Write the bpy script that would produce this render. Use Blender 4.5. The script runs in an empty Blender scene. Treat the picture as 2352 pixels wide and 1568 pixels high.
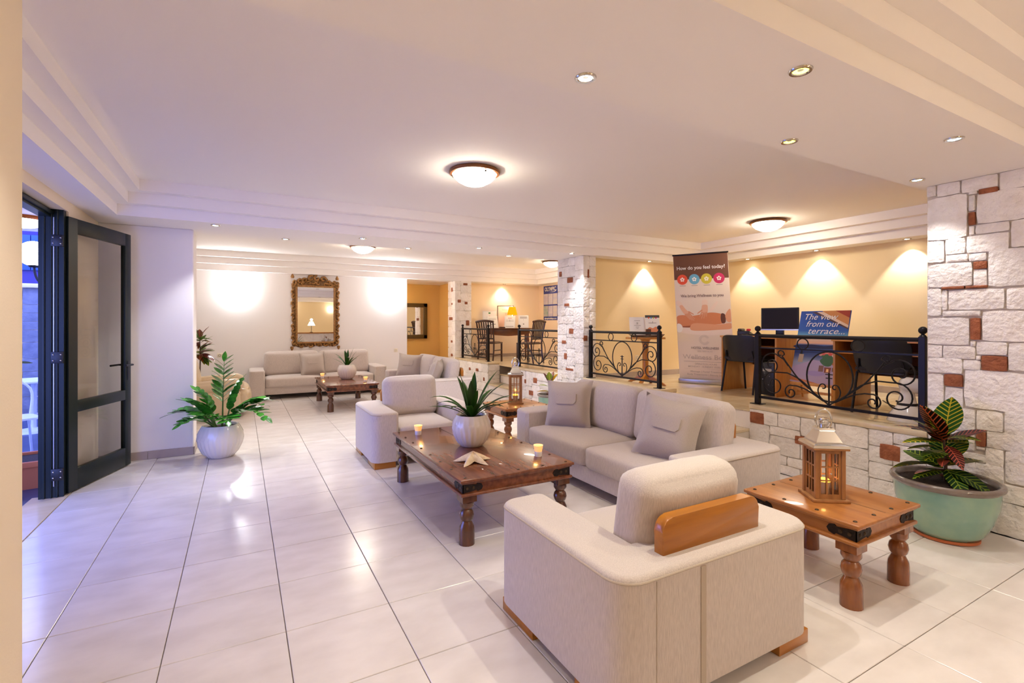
import bpy, bmesh, math, random
from mathutils import Vector, Matrix, Euler

sc = bpy.context.scene
C = sc.collection
PI = math.pi
RAD = math.radians

# ------------------------------------------------------------------ camera
cam_d = bpy.data.cameras.new('camera'); cam = bpy.data.objects.new('camera', cam_d); C.objects.link(cam)
cam.location = (0, 0, 1.494); cam.rotation_euler = (RAD(90), 0, RAD(-28.9))
cam_d.sensor_width = 36; cam_d.lens = 36 * 1128 / 2352; cam_d.shift_y = -42 / 2352
cam_d.clip_start = .05
sc.camera = cam
# ------------------------------------------------------------------ world (dusk) and exposure
w = bpy.data.worlds.new('dusk'); sc.world = w; w.use_nodes = True
bg = w.node_tree.nodes['Background']; bg.inputs[0].default_value = (.22, .30, .95, 1); bg.inputs[1].default_value = 4.2
sc.view_settings.view_transform = 'Standard'; sc.view_settings.look = 'None'
sc.view_settings.exposure = 0.82; sc.view_settings.gamma = 1; sc.view_settings.use_curve_mapping = False
# lamp settings used by the lamp builders below
SPOT_W, DOME_E, WARM, WHITE = 34.0, 31.0, (1, .84, .66), (1, .96, .96)
cy = sc.cycles
cy.use_light_tree = False; cy.max_bounces = 7; cy.diffuse_bounces = 5; cy.glossy_bounces = 3; cy.transmission_bounces = 4; cy.transparent_max_bounces = 8
cy.caustics_reflective = False; cy.caustics_refractive = False; cy.sample_clamp_indirect = 6.0

# ------------------------------------------------------------------ helpers
def lin(h):
    h = h.lstrip('#'); v = [int(h[i:i + 2], 16) / 255 for i in (0, 2, 4)]
    return tuple(c / 12.92 if c <= .04045 else ((c + .055) / 1.055) ** 2.4 for c in v) + (1,)

def mat(name, col, rough=.5, metal=0.0, col2=None, nscale=6, stretch=None, bump=0, bscale=60, coord='Object',
        emit=None, estr=0, rnd=0, spec=.5, detail=5, ramp=(.35, .7), coat=0, sheen=0):
    m = bpy.data.materials.new(name); m.use_nodes = True
    nt = m.node_tree; N = nt.nodes; L = nt.links; b = N['Principled BSDF']
    b.inputs['Roughness'].default_value = rough; b.inputs['Metallic'].default_value = metal
    b.inputs['Specular IOR Level'].default_value = spec; b.inputs['Coat Weight'].default_value = coat
    b.inputs['Sheen Weight'].default_value = sheen
    c = lin(col) if isinstance(col, str) else tuple(col) + (1,)
    b.inputs['Base Color'].default_value = c
    src = None
    if col2 or bump:
        if coord == 'World':
            g = N.new('ShaderNodeNewGeometry'); vec = g.outputs['Position']
        else:
            g = N.new('ShaderNodeTexCoord'); vec = g.outputs[coord]
        mp = N.new('ShaderNodeMapping'); L.new(vec, mp.inputs[0]); mp.inputs['Scale'].default_value = stretch or (1, 1, 1)
    if col2:
        n = N.new('ShaderNodeTexNoise'); L.new(mp.outputs[0], n.inputs[0]); n.inputs['Scale'].default_value = nscale
        n.inputs['Detail'].default_value = detail
        r = N.new('ShaderNodeValToRGB'); L.new(n.outputs[0], r.inputs[0])
        r.color_ramp.elements[0].position = ramp[0]; r.color_ramp.elements[1].position = ramp[1]
        r.color_ramp.elements[0].color = c; r.color_ramp.elements[1].color = lin(col2)
        src = r.outputs[0]; L.new(src, b.inputs['Base Color'])
    if rnd:
        oi = N.new('ShaderNodeObjectInfo'); hs = N.new('ShaderNodeHueSaturation')
        mr = N.new('ShaderNodeMapRange'); L.new(oi.outputs['Random'], mr.inputs[0])
        mr.inputs[3].default_value = 1 - rnd; mr.inputs[4].default_value = 1 + rnd
        L.new(mr.outputs[0], hs.inputs['Value'])
        if src: L.new(src, hs.inputs['Color'])
        else: hs.inputs['Color'].default_value = c
        L.new(hs.outputs[0], b.inputs['Base Color'])
    if bump:
        n2 = N.new('ShaderNodeTexNoise'); L.new(mp.outputs[0], n2.inputs[0]); n2.inputs['Scale'].default_value = bscale
        n2.inputs['Detail'].default_value = 4
        bp = N.new('ShaderNodeBump'); bp.inputs['Strength'].default_value = bump; bp.inputs['Distance'].default_value = .02
        L.new(n2.outputs[0], bp.inputs['Height']); L.new(bp.outputs[0], b.inputs['Normal'])
    if emit:
        b.inputs['Emission Color'].default_value = lin(emit) if isinstance(emit, str) else tuple(emit) + (1,)
        b.inputs['Emission Strength'].default_value = estr
    return m

def glass_mat(name, tint, refl=.12):
    m = bpy.data.materials.new(name); m.use_nodes = True; nt = m.node_tree; N = nt.nodes; L = nt.links
    N.remove(N['Principled BSDF']); out = N['Material Output']
    t = N.new('ShaderNodeBsdfTransparent'); t.inputs[0].default_value = tint
    g = N.new('ShaderNodeBsdfGlossy'); g.inputs['Roughness'].default_value = .02
    f = N.new('ShaderNodeFresnel'); f.inputs[0].default_value = 1.45
    a = N.new('ShaderNodeMath'); a.operation = 'ADD'; L.new(f.outputs[0], a.inputs[0]); a.inputs[1].default_value = refl
    mx = N.new('ShaderNodeMixShader'); L.new(a.outputs[0], mx.inputs[0]); L.new(t.outputs[0], mx.inputs[1]); L.new(g.outputs[0], mx.inputs[2])
    L.new(mx.outputs[0], out.inputs[0])
    return m

def link(o, parent=None):
    C.objects.link(o)
    if parent is not None: o.parent = parent
    return o

def finish(me, smooth):
    if smooth is not None and smooth is not False:
        me.polygons.foreach_set('use_smooth', [True] * len(me.polygons))
        me.set_sharp_from_angle(angle=RAD(35 if smooth is True else smooth))
    me.update()

def mesh(bm, name, m, smooth=True):
    bmesh.ops.recalc_face_normals(bm, faces=bm.faces)
    me = bpy.data.meshes.new(name); bm.to_mesh(me); bm.free(); finish(me, smooth)
    if m is not None: me.materials.append(m)
    return me

def obj(name, bm, m, parent=None, smooth=True, loc=None, rot=None, label=None):
    o = bpy.data.objects.new(name, mesh(bm, name, m, smooth) if isinstance(bm, bmesh.types.BMesh) else bm)
    link(o, parent)
    if loc is not None: o.location = loc
    if rot is not None: o.rotation_euler = rot
    if label: o['label'] = label
    return o

def tag(o, label, cat, group=None):
    o['label'] = label; o['category'] = cat
    if group: o['group'] = group
    return o

def thing(name, label, cat, loc=(0, 0, 0), rz=0, group=None):
    o = bpy.data.objects.new(name, None); o.empty_display_size = .1
    link(o); o.location = loc; o.rotation_euler = (0, 0, rz)
    return tag(o, label, cat, group)

def struct(name, bm, m, smooth=False):
    o = obj(name, bm, m, None, smooth); o['kind'] = 'structure'; return o

def copy_tree(o, loc, rz, label, group=None):
    def cp(s, par):
        c = s.copy(); link(c, par)
        for ch in list(kids.get(s, [])): cp(ch, c)
        return c
    kids = {}
    for q in bpy.data.objects:
        if q.parent: kids.setdefault(q.parent, []).append(q)
    r = cp(o, None); r.location = loc; r.rotation_euler = (0, 0, rz); r['label'] = label
    if group: r['group'] = group
    return r

NB = bmesh.new
def bx(bm, x0, x1, y0, y1, z0, z1):
    vs = [bm.verts.new((x, y, z)) for z in (z0, z1) for y in (y0, y1) for x in (x0, x1)]
    for f in ((0, 2, 3, 1), (4, 5, 7, 6), (0, 1, 5, 4), (2, 6, 7, 3), (0, 4, 6, 2), (1, 3, 7, 5)): bm.faces.new([vs[i] for i in f])
    return vs

def box(*a):
    bm = NB(); bx(bm, *a); return bm

def bev(bm, off, seg=2):
    bmesh.ops.bevel(bm, geom=list(bm.edges), offset=off, segments=seg, affect='EDGES', profile=.5, clamp_overlap=True)
    return bm

def bbox(x0, x1, y0, y1, z0, z1, off=.004, seg=2): return bev(box(x0, x1, y0, y1, z0, z1), off, seg)

def lathe(bm, prof, seg=20, cx=0, cy=0, caps=True, fn=None):
    rings = []
    for r, z in prof:
        ring = []
        for i in range(seg):
            a = 2 * PI * i / seg; rr = fn(r, z, a) if fn else r
            ring.append(bm.verts.new((cx + rr * math.cos(a), cy + rr * math.sin(a), z)))
        rings.append(ring)
    for k in range(len(rings) - 1):
        for i in range(seg):
            j = (i + 1) % seg
            bm.faces.new((rings[k][i], rings[k][j], rings[k + 1][j], rings[k + 1][i]))
    if caps:
        if prof[0][0] > 1e-4: bm.faces.new(rings[0][::-1])
        if prof[-1][0] > 1e-4: bm.faces.new(rings[-1])
    return bm

def tube(bm, pts, r, seg=6, closed=False):
    pts = [Vector(p) for p in pts]; n = len(pts); rings = []
    t0 = (pts[1] - pts[0]).normalized(); up = Vector((0, 0, 1)) if abs(t0.z) < .9 else Vector((1, 0, 0))
    nrm = t0.cross(up).normalized()
    for i in range(n):
        if closed: t = (pts[(i + 1) % n] - pts[i - 1])
        else: t = pts[min(i + 1, n - 1)] - pts[max(i - 1, 0)]
        t.normalize(); nrm = (nrm - t * nrm.dot(t)).normalized(); b = t.cross(nrm)
        rr = r[i] if isinstance(r, (list, tuple)) else r
        rings.append([bm.verts.new(pts[i] + (nrm * math.cos(2 * PI * k / seg) + b * math.sin(2 * PI * k / seg)) * rr) for k in range(seg)])
    m = n if closed else n - 1
    for i in range(m):
        A, B = rings[i], rings[(i + 1) % n]
        for k in range(seg):
            bm.faces.new((A[k], A[(k + 1) % seg], B[(k + 1) % seg], B[k]))
    if not closed:
        bm.faces.new(rings[0][::-1]); bm.faces.new(rings[-1])
    return bm

def ball(bm, c, r, u=12, v=8, sz=1):
    prof = [(r * math.sin(PI * k / v), c[2] - sz * r * math.cos(PI * k / v)) for k in range(v + 1)]
    prof[0] = (r * .02, prof[0][1]); prof[-1] = (r * .02, prof[-1][1])
    return lathe(bm, prof, u, c[0], c[1])

def prism(bm, pts, a0, a1, axis='z'):
    def P(u, v, w): return {'z': (u, v, w), 'y': (u, w, v), 'x': (w, u, v)}[axis]
    A = [bm.verts.new(P(u, v, a0)) for u, v in pts]; B = [bm.verts.new(P(u, v, a1)) for u, v in pts]
    n = len(pts); bm.faces.new(A[::-1]); top = bm.faces.new(B)
    for i in range(n): bm.faces.new((A[i], A[(i + 1) % n], B[(i + 1) % n], B[i]))
    return top

def prism_round(ol, z0, z1, r, n=4):
    """extruded outline (counter-clockwise) with a rounded upper edge"""
    bm = NB(); m = len(ol); nr = []
    for i in range(m):
        a, b, c = Vector(ol[i - 1]), Vector(ol[i]), Vector(ol[(i + 1) % m])
        e1, e2 = (b - a).normalized(), (c - b).normalized(); n1, n2 = Vector((-e1.y, e1.x)), Vector((-e2.y, e2.x))
        k = n1 + n2; nr.append(k / max(.35, k.dot(n1)))
    prof = [(0, z0), (0, z1 - r)] + [(r * (1 - math.cos(PI / 2 * j / n)), z1 - r + r * math.sin(PI / 2 * j / n)) for j in range(1, n + 1)]
    rings = [[bm.verts.new((ol[i][0] + nr[i].x * d, ol[i][1] + nr[i].y * d, z)) for i in range(m)] for d, z in prof]
    for A, B in zip(rings, rings[1:]):
        for i in range(m): bm.faces.new((A[i], A[(i + 1) % m], B[(i + 1) % m], B[i]))
    bm.faces.new(rings[0][::-1]); bm.faces.new(rings[-1])
    return bm

def arc(cx, cy, r, a0, a1, n=6): return [(cx + r * math.cos(RAD(a0 + (a1 - a0) * i / n)), cy + r * math.sin(RAD(a0 + (a1 - a0) * i / n))) for i in range(n + 1)]

def rrect(x0, x1, y0, y1, r, n=5):
    return arc(x1 - r, y0 + r, r, -90, 0, n) + arc(x1 - r, y1 - r, r, 0, 90, n) + arc(x0 + r, y1 - r, r, 90, 180, n) + arc(x0 + r, y0 + r, r, 180, 270, n)

def spline(pts, n=6, closed=True):
    out = []; m = len(pts); rng = range(m) if closed else range(m - 1)
    for i in rng:
        if closed: p0, p1, p2, p3 = pts[i - 1], pts[i], pts[(i + 1) % m], pts[(i + 2) % m]
        else: p0, p1, p2, p3 = pts[max(i - 1, 0)], pts[i], pts[i + 1], pts[min(i + 2, m - 1)]
        for k in range(n):
            t = k / n
            out.append(tuple(.5 * (2 * b + (c - a) * t + (2 * a - 5 * b + 4 * c - d) * t * t + (3 * b - a - 3 * c + d) * t ** 3) for a, b, c, d in zip(p0, p1, p2, p3)))
    if not closed: out.append(tuple(pts[-1]))
    return out

def pad(sx, sy, sz, r=.05, puff=(0, 0, 0), n=8):
    """soft upholstered block centred on the origin; puff = bulge per axis"""
    bm = NB(); bmesh.ops.create_cube(bm, size=2)
    bmesh.ops.subdivide_edges(bm, edges=list(bm.edges), cuts=n, use_grid_fill=True)
    h = Vector((sx / 2, sy / 2, sz / 2)); r = min(r, min(h) * .98)
    for v in bm.verts:
        p = v.co.copy()
        # denser sampling near the rounded edges
        q = Vector([math.copysign(abs(c) ** .75, c) for c in p])
        w = Vector([q[i] * h[i] for i in range(3)])
        inner = Vector([max(-(h[i] - r), min(h[i] - r, w[i])) for i in range(3)])
        d = w - inner
        w = inner + (d.normalized() * r if d.length > 1e-6 else d)
        u = [1 - min(1, abs(q[i])) ** 2 for i in range(3)]
        for i in range(3):
            if abs(abs(p[i]) - 1) < 1e-4 and puff[i]:
                w[i] += math.copysign(puff[i] * u[(i + 1) % 3] ** .7 * u[(i + 2) % 3] ** .7, p[i])
        v.co = w
    return bm

def text(name, s, size, m, parent, loc, width=None, align='CENTER', shear=0, bold=0, ext=.0006, rot=(RAD(90), 0, 0)):
    cu = bpy.data.curves.new('t', 'FONT'); cu.body = s; cu.size = size; cu.align_x = align; cu.align_y = 'CENTER'; cu.extrude = ext
    cu.shear = shear; cu.offset = bold; cu.resolution_u = 3
    t = bpy.data.objects.new('t', cu); C.objects.link(t)
    dg = bpy.context.evaluated_depsgraph_get(); me = bpy.data.meshes.new_from_object(t.evaluated_get(dg))
    bpy.data.objects.remove(t); bpy.data.curves.remove(cu)
    if width:
        xs = [v.co.x for v in me.vertices]; k = width / max(1e-6, max(xs) - min(xs))
        for v in me.vertices: v.co.x *= k
    me.materials.clear(); me.materials.append(m)
    o = bpy.data.objects.new(name, me); link(o, parent); o.location = loc; o.rotation_euler = rot
    return o

def lamp(kind, loc, energy, col, parent=None, name='bulb', size=.03, cone=None, blend=.5, aim=None):
    d = bpy.data.lights.new(name, kind); d.energy = energy; d.color = col; d.shadow_soft_size = size
    if kind == 'SPOT': d.spot_size = RAD(cone or 80); d.spot_blend = blend
    o = bpy.data.objects.new(name, d); link(o, parent); o.location = loc
    if aim is not None: o.rotation_euler = (Vector(aim)).to_track_quat('-Z', 'Y').to_euler()
    return o

# ------------------------------------------------------------------ materials
M = {}
M['ceil'] = mat('ceiling_paint', '#f9f3f0', .85)
M['wall'] = mat('white_plaster', '#f4eeec', .85, bump=.04, bscale=120, coord='World')
M['foyer'] = mat('ivory_plaster', '#f2e2c8', .85, bump=.04, bscale=120, coord='World')
M['cream'] = mat('cream_plaster', '#f3dcb0', .85, bump=.04, bscale=120, coord='World')
M['peach'] = mat('peach_plaster', '#f6e0c4', .85, coord='World')
M['ochre'] = mat('ochre_plaster', '#d9b066', .8)
M['tile'] = mat('porcelain_tile', '#e6deda', .2, col2='#d9d0cb', nscale=3.0, stretch=(1.2, 2.2, 1), coord='World', rnd=.03, detail=8, bump=.015, bscale=40)
M['grout'] = mat('grout', '#8d7f76', .9)
M['marble'] = mat('cream_marble', '#e2d0b0', .16, col2='#d6c09b', nscale=3, stretch=(1, 2.5, 1), coord='World', rnd=.03, detail=8)
M['skirt'] = mat('skirting_tile', '#b9aaa2', .35, col2='#ab9b93', nscale=5, coord='World', rnd=.04)
M['stone'] = mat('white_stone', '#f5eee7', .85, col2='#e2d7cb', nscale=9, coord='World', bump=.9, bscale=26, rnd=.07, detail=8, ramp=(.45, .85))
M['stonered'] = mat('terracotta_stone', '#a8633f', .85, col2='#864a2e', nscale=16, coord='World', bump=.7, bscale=40, rnd=.12)
M['mortar'] = mat('mortar', '#d6cabc', .95, bump=.3, bscale=60, coord='World')
M['fabric'] = mat('linen_upholstery', '#cdbfb6', .9, col2='#bbada5', nscale=260, stretch=(1, 1, .10), bump=.2, bscale=420, sheen=.2, detail=2)
M['piping'] = mat('linen_piping', '#b5a594', .9)
M['pillow'] = mat('linen_pillow', '#bfb1a6', .9, col2='#b1a297', nscale=330, bump=.3, bscale=420, sheen=.15, detail=1)
M['leather'] = mat('cream_leather', '#d9c4a4', .33, col2='#cfb894', nscale=4, bump=.12, bscale=90)
M['honey'] = mat('honey_wood', '#b4701a', .28, col2='#a26112', nscale=3, stretch=(1.2, 10, 10), coat=.3)
M['walnut'] = mat('walnut_wood', '#84492a', .26, col2='#5c301a', nscale=3, stretch=(9, 1.2, 9), coat=.3, detail=8)
M['oak'] = mat('orange_wood', '#ad7038', .3, col2='#96592a', nscale=3, stretch=(9, 1.2, 9), coat=.25, detail=8)
M['walnut_leg'] = mat('turned_walnut', '#5f3418', .25, col2='#43200f', nscale=4, stretch=(6, 6, 1.2), coat=.5)
M['oak_leg'] = mat('turned_orange_wood', '#8d4f20', .25, col2='#703b17', nscale=4, stretch=(6, 6, 1.2), coat=.5)
M['iron'] = mat('black_iron', '#211d20', .42, .6)
M['strap'] = mat('dark_iron_strap', '#2c2320', .5, .7, bump=.2, bscale=80)
M['stud'] = mat('bronze_stud', '#4b3c2d', .4, .8)
M['chrome'] = mat('polished_steel', '#cfccc8', .12, 1)
M['alu'] = mat('aluminium', '#b8b4ae', .3, .9)
M['door'] = mat('dark_green_door_paint', '#17211d', .35, spec=.3)
M['glass'] = glass_mat('clear_glass', (.96, .97, 1, 1), 0)
M['pane'] = glass_mat('thin_glass', (.97, .97, .96, 1), .02)
M['mirror'] = mat('mirror_glass', '#e8e8e8', .01, 1)
M['gilt'] = mat('carved_gilt_wood', '#a8763a', .45, .1, col2='#7a5022', nscale=30, bump=.4, bscale=60)
M['darkframe'] = mat('dark_gilt_frame', '#5a4622', .4, .3)
M['pot'] = mat('white_glazed_ceramic', '#e9e2da', .12, coat=.4)
M['celadon'] = mat('celadon_glaze', '#8fae96', .15, col2='#6f9a90', nscale=4, coat=.5)
M['celrim'] = mat('brown_glazed_rim', '#7d7168', .2, col2='#6a5a50', nscale=12, coat=.4)
M['terra'] = mat('terracotta', '#b8643a', .75)
M['soil'] = mat('potting_soil', '#2c1c12', .95, bump=.8, bscale=60)
M['leaf'] = mat('strap_leaf', '#2f5a1e', .35, col2='#4e7f2c', nscale=3, stretch=(1, 6, 1), rnd=.25)
M['zz'] = mat('glossy_leaflet', '#4a9a30', .22, col2='#2f7028', nscale=4, rnd=.45)
M['stem'] = mat('green_stem', '#4f6f2c', .5)
M['bark'] = mat('croton_stem', '#4a3526', .8)
M['black'] = mat('black_plastic', '#17161a', .4)
M['seatfab'] = mat('charcoal_fabric', '#2b272a', .85, col2='#211e21', nscale=60, stretch=(1, 1, .1))
M['screen'] = mat('screen', '#262326', .55, spec=.2)
M['beech'] = mat('beech_laminate', '#c88a45', .35, col2='#ba7a38', nscale=3, stretch=(12, 12, 1.5))
M['desktop'] = mat('beech_top', '#d79a52', .3, col2='#c98a42', nscale=3, stretch=(12, 1.5, 12))
M['ivory'] = mat('ivory_plastic', '#efe3cc', .35)
M['paper'] = mat('white_paper', '#efe9e2', .7)
M['white'] = mat('white_print', '#f6f1ea', .7)
M['brown'] = mat('brown_print', '#6e4631', .7)
M['greytext'] = mat('grey_print', '#8f8078', .8)
M['palegrey'] = mat('pale_print', '#c9b9a8', .8)
M['wax'] = mat('candle_wax', '#f3dfae', .5)
M['starfish'] = mat('dried_starfish', '#f0dcbc', .9, col2='#e2c8a2', nscale=60, bump=.35, bscale=200)
M['chairwood'] = mat('dark_chair_wood', '#4a2815', .3, col2='#371b0d', nscale=5, stretch=(6, 6, 1.2), coat=.3)
M['cherry'] = mat('cherry_wood', '#6e3d1e', .25, col2='#552c14', nscale=4, stretch=(1.5, 9, 9), coat=.4)
M['cable'] = mat('black_cable', '#121113', .5)
# ================================================================== THE SETTING
ZS, ZP, ZC = 2.56, .57, .64          # soffit, platform floor, curb top
XW, XR, YF, YB = 4.70, 7.50, 6.38, 11.60
X0, Y0, T = -.808, 5.113, .5          # floor tile grid

# ---- floors
fb = NB(); bx(fb, -1.52, 5.0, -3.6, 13.3, -.10, -.008)
floor = struct('floor', fb, M['grout'])
def tile_mesh(w, d, th, m, name='tile'):
    return mesh(bev(box(0, w, 0, d, -th, 0), .0022, 1), name, m, True)
TM = tile_mesh(T - .004, T - .004, .012, M['tile'])
cut_cache = {}
def lay(parent, x0, x1, y0, y1, z, gx, gy, m, th=.012, name='tile'):
    i0 = math.floor((x0 - gx) / T + 1e-6); j0 = math.floor((y0 - gy) / T + 1e-6)
    i = i0
    while gx + i * T < x1 - .02:
        j = j0
        while gy + j * T < y1 - .02:
            a, b = max(x0, gx + i * T), min(x1, gx + (i + 1) * T); c, d = max(y0, gy + j * T), min(y1, gy + (j + 1) * T)
            if b - a > .02 and d - c > .02:
                key = (round(b - a, 3), round(d - c, 3), m.name)
                if key not in cut_cache: cut_cache[key] = tile_mesh(b - a - .004, d - c - .004, th, m, name)
                o = bpy.data.objects.new(name, cut_cache[key]); link(o, parent); o.location = (a + .002, c + .002, z)
            j += 1
        i += 1
lay(floor, -1.50, XW, .11, 6.66, 0, X0, Y0, M['tile'])
lay(floor, -1.31, XW, 6.66, YB, 0, X0, Y0, M['tile'])
# parts of the floor that only the mirror or a sidestep shows
plain = obj('tile', box(-1.5, XW, -3.5, .108, -.012, 0), M['tile'], floor, False)

pb = NB(); bx(pb, 5.3, XR, 1.0, 12.0, 0, ZP - .008); bx(pb, 4.74, 5.3, 1.8, 3.33, 0, ZP - .008); bx(pb, 4.74, 5.3, 3.33, 8.25, 0, ZP - .008); bx(pb, 4.74, 5.3, 9.6, 12.0, 0, ZP - .008)
plat = struct('floor_platform', pb, M['grout'])
lay(plat, 4.99, XR, 1.8, YF, ZP, 4.99, 1.9, M['marble'], .008)
lay(plat, 4.70, 4.99, 3.335, 4.575, ZP, 4.49, 3.40, M['marble'], .008)
lay(plat, 4.98, XR, 6.95, 12.0, ZP, 4.98, 6.95, M['marble'], .008)
# steps (two flights, same build)
def steps(y0, y1, xf):
    XW, XE = xf, xf + .58
    t = struct('steps_platform', box(XW + .03, XE, y0 + .001, y1 - .001, 0, .155), M['mortar'])
    for k, (xa, z) in enumerate(((XW, .19), (XW + .3, .38))):
        obj('step_riser', box(xa + .012, xa + .03, y0, y1, z - .19, z - .03), M['wall'], t, False)
        if k: obj('step_core', box(xa + .03, XE, y0 + .002, y1 - .002, z - .19, z - .031), M['mortar'], t, False)
        obj('tread', bbox(xa - .015, min(XE - .002, xa + .31), y0, y1, z - .03, z, .006), M['marble'], t)
    obj('step_riser', box(XE - .002, XE + .012, y0, y1, .38, ZP - .012), M['wall'], t, False)
    return t
steps(8.25, 9.60, XW); steps(3.33, 4.58, 4.14)

# ---- ceiling: soffit with three stepped trays
SX0, SX1, SY0, SY1 = -1.75, 7.7, -3.6, 13.3
trays = [(-1.067, 7.22, 1.85, 6.105, .110, .103, 3), (-.45, 4.55, -3.1, 1.10, .110, .103, 3), (-1.40, 7.15, 6.93, 11.50, .127, .10, 3)]
cb = NB()
xs = sorted({SX0, SX1} | {t[0] for t in trays} | {t[1] for t in trays}); ys = sorted({SY0, SY1} | {t[2] for t in trays} | {t[3] for t in trays})
for i in range(len(xs) - 1):
    for j in range(len(ys) - 1):
        mx, my = (xs[i] + xs[i + 1]) / 2, (ys[j] + ys[j + 1]) / 2
        if any(t[0] < mx < t[1] and t[2] < my < t[3] for t in trays): continue
        v = [cb.verts.new(p) for p in ((xs[i], ys[j], ZS), (xs[i], ys[j + 1], ZS), (xs[i + 1], ys[j + 1], ZS), (xs[i + 1], ys[j], ZS))]
        cb.faces.new(v)
bmesh.ops.remove_doubles(cb, verts=cb.verts, dist=1e-5)
def ring(bm, a, b):
    A = [bm.verts.new(p) for p in a]; B = [bm.verts.new(p) for p in b]
    for i in range(4): bm.faces.new((A[i], A[(i + 1) % 4], B[(i + 1) % 4], B[i]))
def rc(x0, x1, y0, y1, z): return [(x0, y0, z), (x1, y0, z), (x1, y1, z), (x0, y1, z)]
TRAYZ = []
step_mats = []
for n, (a, b, c, d, rise, tread, k) in enumerate(trays):
    z = ZS
    for s in range(k):
        tb = NB(); ring(tb, rc(a, b, c, d, z), rc(a, b, c, d, z + rise)); z += rise
        if s < k - 1:
            ring(tb, rc(a, b, c, d, z), rc(a + tread, b - tread, c + tread, d - tread, z)); a += tread; b -= tread; c += tread; d -= tread
        o = struct('trim_%d' % (n * 3 + s + 1), tb, M['ceil'])
    v = [cb.verts.new(p) for p in rc(a, b, c, d, z)]; cb.faces.new(v[::-1]); TRAYZ.append(z)
struct('ceiling', cb, M['ceil'])
ZT, ZN, ZR = TRAYZ   # main tray, near tray, rear tray

# ---- walls
WH = ZS
wb = NB(); bx(wb, -1.52, -.583, -3.6, 2.03, 0, 3.0); struct('wall_foyer', wb, M['foyer'])
wb = NB(); bx(wb, -1.52, -1.32, 2.03, 3.2, 0, WH); bx(wb, -1.52, -1.32, 5.64, 6.66, 0, WH); bx(wb, -1.52, -1.32, 3.2, 5.64, 2.468, WH)
struct('wall_left', wb, M['foyer'])
wb = bev(box(-1.52, -.472, 6.66, 7.08, 0, WH), .012, 2); struct('wall_wing', wb, M['wall'])
wb = NB(); bx(wb, -1.7, 3.51, YB, YB + .15, 0, WH); struct('wall_back', wb, M['wall'])
wb = NB(); bx(wb, -1.7, -1.5, 7.08, YB, 0, WH); struct('wall_lounge', wb, M['wall'])
wb = NB(); bx(wb, 2.4, 2.6, YB + .15, 13.2, 0, WH); bx(wb, 2.4, 5.2, 13.1, 13.3, 0, WH); bx(wb, 4.9, 5.15, 11.9, 13.1, 0, WH)
struct('wall_corridor', wb, M['ochre'])
wb = NB(); bx(wb, 5.15, XR + .2, 12.0, 12.2, 0, WH); bx(wb, XR, XR + .2, 6.9, 12.0, 0, WH); struct('wall_alcove', wb, M['peach'])
wb = NB(); bx(wb, 4.95, XR + .2, YF, 6.9, 0, WH); struct('wall_divider', wb, M['cream'])
wb = NB(); bx(wb, XR, XR + .2, .8, YF, 0, WH); bx(wb, 5.0, XR, .8, 1.0, 0, WH); struct('wall_platform', wb, M['cream'])
wb = NB(); bx(wb, -.583, 5.0, -3.6, -3.4, 0, 3.0); struct('wall_reception', wb, M['cream'])

# ---- skirting
def skirt(name, runs, parent_mat=M['skirt'], h=.09):
    root = None
    for axis, p, a, b, zb, side in runs:
        n = max(1, round((b - a) / .5)); L = (b - a) / n
        for k in range(n):
            u0, u1 = a + k * L + .001, a + (k + 1) * L - .001
            lo, hi = (p, p + .012) if side > 0 else (p - .012, p)
            bm = bbox(u0, u1, lo, hi, zb, zb + h, .002, 1) if axis == 'x' else bbox(lo, hi, u0, u1, zb, zb + h, .002, 1)
            if root is None: root = struct(name, bm, parent_mat, True)
            else: obj('skirting_tile', bm, parent_mat, root)
skirt('baseboard_wing', [('x', 6.66, -1.32, -.472, 0, -1), ('y', -.472, 6.66, 7.08, 0, 1)])
skirt('baseboard_back', [('x', YB, -1.5, 3.51, 0, -1)])
skirt('baseboard_platform', [('x', YF, 4.95, XR - .012, ZP, -1), ('y', XR, 1.0, YF - .02, ZP, -1)])
skirt('baseboard_alcove', [('x', 12.0, 5.16, XR - .012, ZP, -1), ('y', XR, 6.9, 11.98, ZP, -1)])

# ---- stonework: every stone its own piece
SR = random.Random(11)
def stone_variant(seed):
    r = random.Random(seed); bm = NB(); nx, nz = 4, 3
    g = [[None] * (nz + 1) for _ in range(nx + 1)]
    for i in range(nx + 1):
        for k in range(nz + 1):
            edge = i in (0, nx) or k in (0, nz); corner = i in (0, nx) and k in (0, nz)
            u, v = i / nx - .5, k / nz - .5
            if edge: u *= 1 - r.uniform(0, .035); v *= 1 - r.uniform(0, .045)
            if corner: u *= .97; v *= .95
            g[i][k] = bm.verts.new((u, -(.80 if edge else r.uniform(.88, 1.06)), v))
    for i in range(nx):
        for k in range(nz): bm.faces.new((g[i][k], g[i + 1][k], g[i + 1][k + 1], g[i][k + 1]))
    loop = [g[i][0] for i in range(nx + 1)] + [g[nx][k] for k in range(1, nz + 1)] + [g[i][nz] for i in range(nx - 1, -1, -1)] + [g[0][k] for k in range(nz - 1, 0, -1)]
    back = [bm.verts.new((p.co.x, .6, p.co.z)) for p in loop]
    n = len(loop)
    for i in range(n): bm.faces.new((loop[i], back[i], back[(i + 1) % n], loop[(i + 1) % n]))
    return bm
ST = {k: [mesh(stone_variant(s + o), 'stone', M[k], 55) for s in range(5)] for k, o in (('stone', 0), ('stonered', 50))}
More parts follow.
